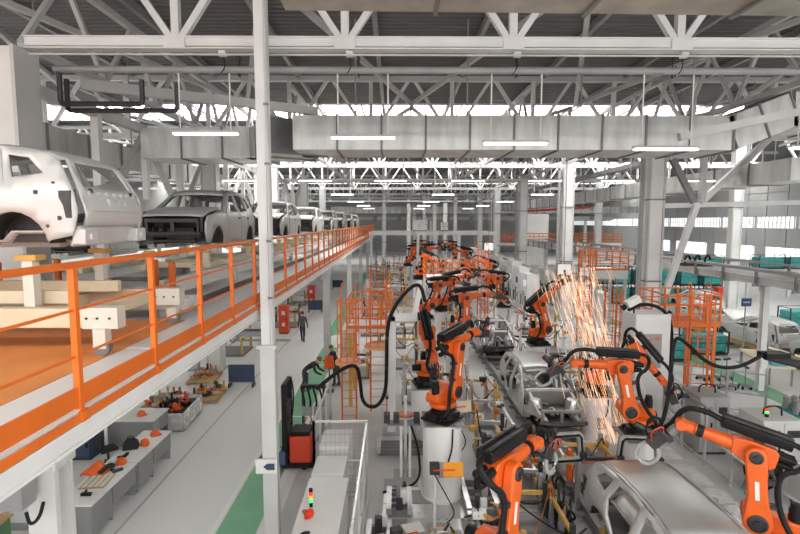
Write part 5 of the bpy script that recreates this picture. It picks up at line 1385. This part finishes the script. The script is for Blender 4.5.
def helmet(label, x, y, z, rz=0):
    t = thing('hard_hat', label, 'helmet', (x, y, z), rz, 'orange hard hats')
    m = MB(); m.lathe([(.125, 0), (.125, .03), (.12, .08), (.09, .135), (.045, .16), (0, .165)], 20); m.build('shell', 'robot_orange', t)
    m = MB(); m.prism([(.10, -.09), (.17, -.05), (.185, 0), (.17, .05), (.10, .09)], .0, .012, 'z'); m.build('peak', 'robot_orange', t)
    m = MB(); m.path([(-.1, 0, .1), (-.05, 0, .165), (.04, 0, .165), (.1, 0, .1)], .014, smooth=1); m.build('ridge', 'robot_orange', t)
helmet('orange hard hat at the far corner of the far bench', -6.95, 14.05, .85, .3)
helmet('orange hard hat beside the dark bag on the bench', -6.95, 13.45, .85, -1)
helmet('orange hard hat in the middle of the benches', -7.0, 12.35, .85, 1.9)
helmet('orange hard hat on the separate desk', -8.1, 15.55, .85, .5)
t = thing('tool_bag', 'dark tool bag lying open on the far bench', 'bag', (-7.2, 13.2, .85), .3)
m = MB(); m.prism([(-.2, 0), (.2, 0), (.17, .2), (.08, .26), (-.08, .26), (-.17, .2)], -.13, .13, 'y'); m.build('body', 'cloth_black', t, bevel=.03)
m = MB(); m.path([(-.1, 0, .25), (-.05, 0, .36), (.05, 0, .36), (.1, 0, .25)], .012, smooth=2); m.build('handle', 'black_rubber', t)
t = thing('wooden_tray', 'wooden tray of small parts on the near bench', 'tray', (-7.08, 11.45, .85), .1)
m = MB(); m.b2((-.28, -.32, 0), (.28, .32, .02)); m.build('board', 'wood', t)
for i in range(4):
    for j in range(6):
        m = MB(); m.b2((-.22 + i * .13, -.27 + j * .1, .02), (-.13 + i * .13, -.20 + j * .1, .035)); m.build('parts_tile', 'cream', t)
t = thing('orange_jacket', 'orange and black jacket draped on the bench edge', 'jacket', (-7.35, 12.0, .85))
m = MB(); m.grid(8, 8, lambda u, v: (-.3 + .55 * u, -.3 + .5 * v, .02 + .22 * math.sin(PI * v) * math.sin(PI * u) + .03 * math.sin(9 * u + 5 * v))); m.build('shell', 'robot_orange', t, solid=.03)
m = MB(); m.path([(.15, -.28, .05), (.25, -.05, .16), (.26, .15, .05)], .06, smooth=2); m.build('sleeve', 'cloth_black', t)
for i, (x, y, mt, lab) in enumerate(((-6.95, 10.85, 'black', 'black cordless drill lying on the near bench'), (-6.85, 11.95, 'dark_steel', 'dark spanner set lying on the near bench'), (-7.1, 12.75, 'black', 'black radio box lying on the far bench'))):
    t = thing('hand_tool', lab, 'tool', (x, y, .85), i * .8)
    m = MB(); m.b2((-.14, -.04, 0), (.1, .04, .07)); m.build('body', mt, t, bevel=.015)
    m = MB(); m.beam((-.05, 0, .03), (-.12, .16, .03), .05, .05); m.build('grip', 'black', t)
    m = MB(); m.tube((.1, 0, .035), (.2, 0, .035), .015, n=8); m.build('chuck', 'alu', t)
t = thing('office_chair', 'dark office chair between the benches and the separate desk', 'chair', (-8.3, 14.0, 0), 2.4)
m = MB(); m.b2((-.23, -.23, .44), (.23, .23, .52)); m.build('seat', 'cloth_black', t, bevel=.03)
m = MB(); m.b2((-.22, .2, .6), (.22, .26, 1.0)); m.build('backrest', 'cloth_black', t, bevel=.03)
m = MB(); m.tube((0, 0, .08), (0, 0, .44), .03, n=10); m.build('column', 'dark_steel', t)
for k in range(5):
    a = 2 * PI * k / 5; m = MB(); m.beam((0, 0, .1), (.28 * math.cos(a), .28 * math.sin(a), .06), .04, .03); lg = m.build('leg', 'dark_steel', t)
    m = MB(); m.sphere((.28 * math.cos(a), .28 * math.sin(a), .03), .03, 8, 6); m.build('castor', 'black', lg)
m = MB(); m.beam((0, .1, .46), (0, .23, .7), .05, .03); m.build('back_bar', 'dark_steel', t)
t = thing('wooden_top_bin', 'dark green bin with a plywood lid below the platform', 'bin', (-8.5, 9.3, 0))
m = MB(); m.b2((-.7, -.6, 0), (.55, .6, .95)); m.build('body', 'green_box', t, bevel=.01)
m = MB(); m.b2((-.74, -.64, .95), (.59, .64, .99)); m.build('lid', 'wood', t)
for x in (-.6, -.05, .5):
    m = MB(); m.b2((x - .03, -.62, 0), (x + .03, -.6, .95)); m.build('rib', 'green_box', t)
t = thing('engine_cable_heap', 'coiled cables hanging at the end of the near bench', 'cables', (-7.2, 10.25, 0))
for i in range(4):
    m = MB(); m.path([(-.15 + .1 * i, 0, .7), (-.25 + .1 * i, -.08, .35), (.0 + .06 * i, -.1, .1), (.15, -.05, .4), (.05 * i, .05, .72)], .02, smooth=2); m.build('cable', 'black_rubber' if i % 2 else 'grey_steel', t)
m = MB(); m.b2((-.2, -.06, .0), (.2, .1, .1)); m.build('socket_box', 'offwhite_steel', t)
# pallets with machine parts
def pallet(label, x, y, rz, w=1.2, d=1.6):
    t = thing('wooden_pallet', label, 'pallet', (x, y, 0), rz, 'wooden pallets')
    for s in (-1, 0, 1):
        m = MB(); m.b2((s * (w / 2 - .06) - .05, -d / 2, 0), (s * (w / 2 - .06) + .05, d / 2, .1)); m.build('bearer', 'wood', t)
    for k in range(7):
        yy = -d / 2 + .08 + k * (d - .16) / 6
        m = MB(); m.b2((-w / 2, yy - .07, .1), (w / 2, yy + .07, .13)); m.build('plank', 'wood', t)
def part_heap(label, x, y, z, seed, n=9, sp=.5, mats=('amber', 'beige', 'robot_orange', 'dark_steel', 'grey_steel', 'copper'), group='loose parts'):
    rnd = random.Random(seed)
    for i in range(n):
        t = thing('machine_part', label, 'machine part', (x + rnd.uniform(-sp, sp), y + rnd.uniform(-sp * 1.3, sp * 1.3), z), rnd.uniform(0, 6), group)
        mt = rnd.choice(mats)
        m = MB(); m.b2((-.16, -.09, 0), (.16, .09, .12)); m.build('block', mt, t, bevel=.015)
        m = MB(); m.tube((.05, 0, .08), (.05, .0, .28 + rnd.uniform(0, .15)), .05, .04, 10); m.build('stem', rnd.choice(mats), t)
        m = MB(); m.tube((-.1, -.16, .12), (-.1, .16, .14), .04, n=10); m.build('shaft', rnd.choice(mats), t)
pallet('wooden pallet of amber parts near the navy board', -7.55, 19.6, .1); part_heap('amber and steel part lying on the pallet near the navy board', -7.55, 19.6, .13, 1)
pallet('wooden pallet further back under the platform', -8.5, 21.9, .1); part_heap('amber and steel part lying on the further pallet', -8.5, 21.9, .13, 2, group='loose parts further back')
pallet('wooden pallet behind the wrapped crate', -8.9, 19.0, 0); part_heap('steel part lying on the pallet behind the wrapped crate', -8.9, 19.0, .13, 3, group='loose parts behind the crate')
t = thing('wrapped_crate', 'open crate in grey film heaped with orange machine parts', 'crate', (-7.75, 17.2, 0), .05)
m = MB()
for a, b in (((-.62, -.95, 0), (-.56, .95, .62)), ((.56, -.95, 0), (.62, .95, .62)), ((-.62, -.95, 0), (.62, -.89, .62)), ((-.62, .89, 0), (.62, .95, .62)), ((-.62, -.95, 0), (.62, .95, .1))): m.b2(a, b)
m.build('film_wall', 'plastic_film', t, bevel=.04)
m = MB(); m.b2((-.55, -.88, .1), (.55, .88, .5)); m.build('packing', 'dark_steel', t)
part_heap('orange or dark machine part heaped in the film-wrapped crate', -7.75, 17.2, .5, 5, 13, .42, ('robot_orange', 'black', 'dark_steel', 'red', 'grey_steel'), 'parts in the wrapped crate')
# navy boards and red cabinets along the aisle
for (x, y, lab) in ((-6.55, 20.9, 'navy blue board standing under the platform by the pallets'), (-6.2, 38.5, 'navy blue board beyond the red cabinets'), (-6.0, 52, 'far navy blue board under the platform')):
    t = thing('navy_board', lab, 'board', (x, y, 0))
    m = MB(); m.b2((-.55, -.03, .18), (.55, .03, .95)); b = m.build('panel', 'navy', t)
    m = MB(); m.b2((-.55, -.04, .18), (.55, .04, .21)); m.build('lower_rim', 'grey_steel', b)
    for s in (-.5, .5):
        m = MB(); m.b2((s - .03, -.2, 0), (s + .03, .2, .18)); m.build('foot', 'dark_steel', t)
for (x, y, lab) in ((-7.0, 31.2, 'red cabinet beside the walking person'), (-6.9, 41.0, 'red cabinet further along the aisle')):
    t = cabinet(lab, x, y, .6, .5, 1.75, 'red', z=0, name='red_cabinet', nd=1)
    m = MB(); m.b2((-.1, -.29, 1.2), (.12, -.275, 1.45)); m.build('window', 'paper', t)
    m = MB(); m.b2((-.08, -.29, .5), (.1, -.275, .72)); m.build('symbol', 'paper', t)
jig('beige machine frame beside the red cabinet', -7.4, 33.4, 61, 1.8, 1.6, 1.7, 1.0, orange=0)
jig('beige machine frame under the platform beyond the pallets', -8.7, 26.5, 62, 1.6, 1.8, 1.8, 1.2, orange=0)
jig('beige machine frame behind the red cabinets', -8.3, 42.5, 63, 1.6, 1.8, 1.8, .9, orange=0)

# ---------------------------------------------------------------- people
def person(label, loc, rz, nodes, edges, mats, tag_of, hair='hair', head=None):
    """nodes: name -> (pos, radius); one skinned surface, clothing by nearest limb"""
    names = list(nodes)
    me = bpy.data.meshes.new('person_rig'); me.from_pydata([nodes[n][0] for n in names], [(names.index(a), names.index(b)) for a, b in edges], [])
    o = bpy.data.objects.new('person_rig', me); C.objects.link(o)
    md = o.modifiers.new('s', 'SKIN'); md.use_smooth_shade = True
    for i, n in enumerate(names):
        r = nodes[n][1]; sv = me.skin_vertices[0].data[i]
        sv.radius = r if isinstance(r, tuple) else (r, r)
        sv.use_root = (n == 'pelvis')
    sd = o.modifiers.new('u', 'SUBSURF'); sd.levels = 2
    dg = bpy.context.evaluated_depsgraph_get(); dg.update()
    bm_ = bpy.data.meshes.new_from_object(o.evaluated_get(dg))
    bpy.data.objects.remove(o)
    for m_ in mats: bm_.materials.append(M[m_])
    segs = [(Vector(nodes[a][0]), Vector(nodes[b][0]), tag_of(a, b)) for a, b in edges]
    for p in bm_.polygons:
        c = p.center; best = None
        for a, b, k in segs:
            ab = b - a; t_ = max(0, min(1, (c - a).dot(ab) / ab.length_squared)); dd = (a + ab * t_ - c).length
            if best is None or dd < best[0]: best = (dd, k)
        p.material_index = best[1]; p.use_smooth = True
    t = thing('person', label, 'person', loc, rz)
    link('body', bm_, t)
    hp, up, fw = head
    hp, up, fw = Vector(hp), Vector(up).normalized(), Vector(fw).normalized()
    sd_ = up.cross(fw)
    mx = Matrix((( fw.x, sd_.x, up.x, hp.x), (fw.y, sd_.y, up.y, hp.y), (fw.z, sd_.z, up.z, hp.z), (0, 0, 0, 1)))
    m = MB(); m.grid(10, 16, lambda u, v: mx @ Vector((-.012 + .113 * math.sin(u * 1.75) * math.cos(2 * PI * v) * (1 if math.cos(2 * PI * v) < 0 else .86), .090 * math.sin(u * 1.75) * math.sin(2 * PI * v), .015 + .128 * math.cos(u * 1.75)))); m.build('hair', hair, t, solid=.01)
    m = MB(); m.prism([(.095, -.014), (.128, -.01), (.095, .02)], -.012, .012, 'y', mx); m.build('nose', 'skin', t)
    for s in (-1, 1):
        m = MB(); m.sphere((0, 0, 0), .028, 8, 6, (.6, .4, 1)); ear = m.mesh('ear', 'skin'); link('ear', ear, t, mx @ T(0, s * .083, -.015))
        m = MB(); m.sphere((0, 0, 0), .012, 8, 6); link('eye', m.mesh('eye', 'black'), t, mx @ T(.088, s * .032, .01))
    m = MB(); m.b2((.088, -.025, -.058), (.10, .025, -.048), mx); m.build('mouth', 'shoe', t)
    return t
def hand_nodes(nodes, edges, pre, wrist, d, side):
    """palm, four unequal fingers and a thumb, slightly curled"""
    w = Vector(wrist); d = Vector(d).normalized(); sdv = Vector(side).normalized(); pl = d.cross(sdv).normalized()
    palm = w + d * .07; nodes[pre + 'palm'] = (tuple(palm), (.036, .018)); edges.append((pre + 'wrist', pre + 'palm'))
    for i, L in enumerate((.07, .08, .075, .06)):
        k = palm + d * .03 + sdv * (-.027 + .018 * i); tip = k + d * L * .6 + pl * .02
        nodes[pre + 'k%d' % i] = (tuple(k), .0095); nodes[pre + 't%d' % i] = (tuple(tip), .008)
        edges += [(pre + 'palm', pre + 'k%d' % i), (pre + 'k%d' % i, pre + 't%d' % i)]
    th = w + d * .03 - sdv * .035 + pl * .01; nodes[pre + 'th'] = (tuple(th), .0105); nodes[pre + 'tt'] = (tuple(th + d * .045 - sdv * .012 + pl * .012), .0085)
    edges += [(pre + 'wrist', pre + 'th'), (pre + 'th', pre + 'tt')]
def tag_std(a, b):
    n = a + b
    if 'palm' in n or 'wristL_' in n or any(k in n for k in ('_k', '_t')): return 2
    if 'head' in n: return 2
    if 'toe' in n or ('ankle' in a and 'toe' in b): return 3
    if any(k in n for k in ('knee', 'ankle', 'hip')): return 1
    return 0
def human(label, loc, rz, lean, stride, arms, mats, hair, step=0.0):
    """lean: forward pitch of the trunk in degrees; stride: foot spread; arms: elbow and wrist offsets from the shoulder for L and R"""
    nd = {}; ed = []
    pel = Vector((0, 0, .93)); l = R(lean)
    fwd = Vector((math.cos(l), 0, -math.sin(l))); up = Vector((math.sin(l), 0, math.cos(l)))
    nd['pelvis'] = (tuple(pel), (.15, .115))
    nd['waist'] = (tuple(pel + up * .18), (.15, .115)); nd['chest'] = (tuple(pel + up * .40), (.18, .13)); nd['neckbase'] = (tuple(pel + up * .54), (.10, .085))
    nl = R(lean * .75); nup = Vector((math.sin(nl), 0, math.cos(nl)))
    nk = pel + up * .54 + nup * .07; hd = nk + nup * .12
    nd['neck'] = (tuple(nk), .055); nd['head0'] = (tuple(hd - nup * .045), (.072, .085)); nd['head1'] = (tuple(hd + nup * .06), (.078, .095))
    ed += [('pelvis', 'waist'), ('waist', 'chest'), ('chest', 'neckbase'), ('neckbase', 'neck'), ('neck', 'head0'), ('head0', 'head1')]
    for s, sx, (el, wr) in (('L_', 1, arms[0]), ('R_', -1, arms[1])):
        sh = pel + up * .50 + Vector((0, sx * .18, 0))
        nd[s + 'shoulder'] = (tuple(sh), .068); e_ = sh + Vector(el); w_ = sh + Vector(wr)
        nd[s + 'elbow'] = (tuple(e_), .052); nd[s + 'wrist'] = (tuple(w_), .036)
        ed += [('neckbase', s + 'shoulder'), (s + 'shoulder', s + 'elbow'), (s + 'elbow', s + 'wrist')]
        hand_nodes(nd, ed, s, w_, w_ - e_, (0, sx, 0) if abs((w_ - e_).normalized().y) < .8 else (1, 0, 0))
        f = stride * sx
        nd[s + 'hip'] = ((0, sx * .09, .87), .10); nd[s + 'knee'] = ((f * .5 + .03, sx * .10, .48), .066)
        nd[s + 'calf'] = ((f * .75, sx * .10, .33), .06)
        zf = step if f < 0 else 0
        nd[s + 'ankle'] = ((f, sx * .10, .085 + zf), .046); nd[s + 'heel'] = ((f - .05, sx * .10, .045 + zf), .042); nd[s + 'toe'] = ((f + .16, sx * .11, .035), (.045, .032))
        ed += [('pelvis', s + 'hip'), (s + 'hip', s + 'knee'), (s + 'knee', s + 'calf'), (s + 'calf', s + 'ankle'), (s + 'ankle', s + 'heel'), (s + 'ankle', s + 'toe')]
    def tg(a, b):
        n = a + ' ' + b
        if any(k in n for k in ('palm', '_k', '_t0', '_t1', '_t2', '_t3', '_th', '_tt')) and 'knee' not in n and 'toe' not in n: return 2
        if 'head' in n: return 2
        if 'toe' in n or 'heel' in n: return 3
        if any(k in n for k in ('knee', 'calf', 'ankle', 'hip')): return 1
        return 0
    nf = Vector((math.cos(nl), 0, -math.sin(nl)))
    return person(label, loc, rz, nd, ed, mats, tg, hair, (hd + nup * .03, nup, nf))
human('person in a grey jacket walking away along the aisle', (-5.4, 28.8, .0), R(88), 4, .2, (((-.06, .06, -.29), (.06, .08, -.53)), ((.02, -.07, -.29), (.14, -.07, -.52))), ('cloth_grey', 'cloth_trousers', 'skin', 'shoe'), 'hair', .03)
human('person in black bending over the machine behind the stacker', (-3.75, 20.3, .0), R(-8), 60, .06, (((.12, .05, -.28), (.36, .02, -.38)), ((.10, -.05, -.28), (.34, -.02, -.40))), ('cloth_black', 'cloth_trousers', 'skin', 'shoe'), 'hair_brown')
human('person in black standing beside the bending one, behind the orange vest', (-2.5, 20.9, .0), R(150), 24, .05, (((.1, .05, -.27), (.32, .02, -.3)), ((.10, -.05, -.27), (.32, -.02, -.3))), ('cloth_black', 'cloth_trousers', 'skin', 'shoe'), 'hair_brown')
t = thing('orange_vest', 'orange vest hanging on a stand in front of the two people', 'vest', (-2.72, 20.2, .008))
m = MB(); m.tube((0, 0, 0), (0, 0, 1.55), .025, n=8); m.build('stand', 'dark_steel', t)
m = MB(); m.b2((-.18, -.18, 0), (.18, .18, .03)); m.build('foot', 'dark_steel', t)
m = MB(); m.grid(6, 10, lambda u, v: (.17 * math.cos(2 * PI * v) * (1 + .25 * u), .11 * math.sin(2 * PI * v), 1.5 - .5 * u)); m.build('cloth', 'robot_orange', t, solid=.015)

# ---------------------------------------------------------------- falling welding sparks
rnd = random.Random(5)
m = MB()
for i in range(440):
    t0 = rnd.random()
    x0 = 4.5 + rnd.gauss(.25, .36); y0 = 13.6 + rnd.gauss(0, .35)
    z_ = 5.9 - 4.9 * t0 ** 1.1
    vx = .32 + rnd.gauss(0, .05)
    x = x0 + (5.9 - z_) * vx
    L = rnd.uniform(.15, .75)
    d_ = Vector((vx, rnd.gauss(0, .05), -1)).normalized() * L
    r = rnd.uniform(.003, .0065)
    m.cur = 0 if rnd.random() < .45 else 1
    p = Vector((x, y0, z_))
    m.tube(p, p + d_, r * .5, r, 5)
o = m.build('spark_shower', ['spark', 'spark_hot']); o['kind'] = 'stuff'
tag(o, 'shower of glowing orange welding sparks falling past the right hand robots', 'sparks')
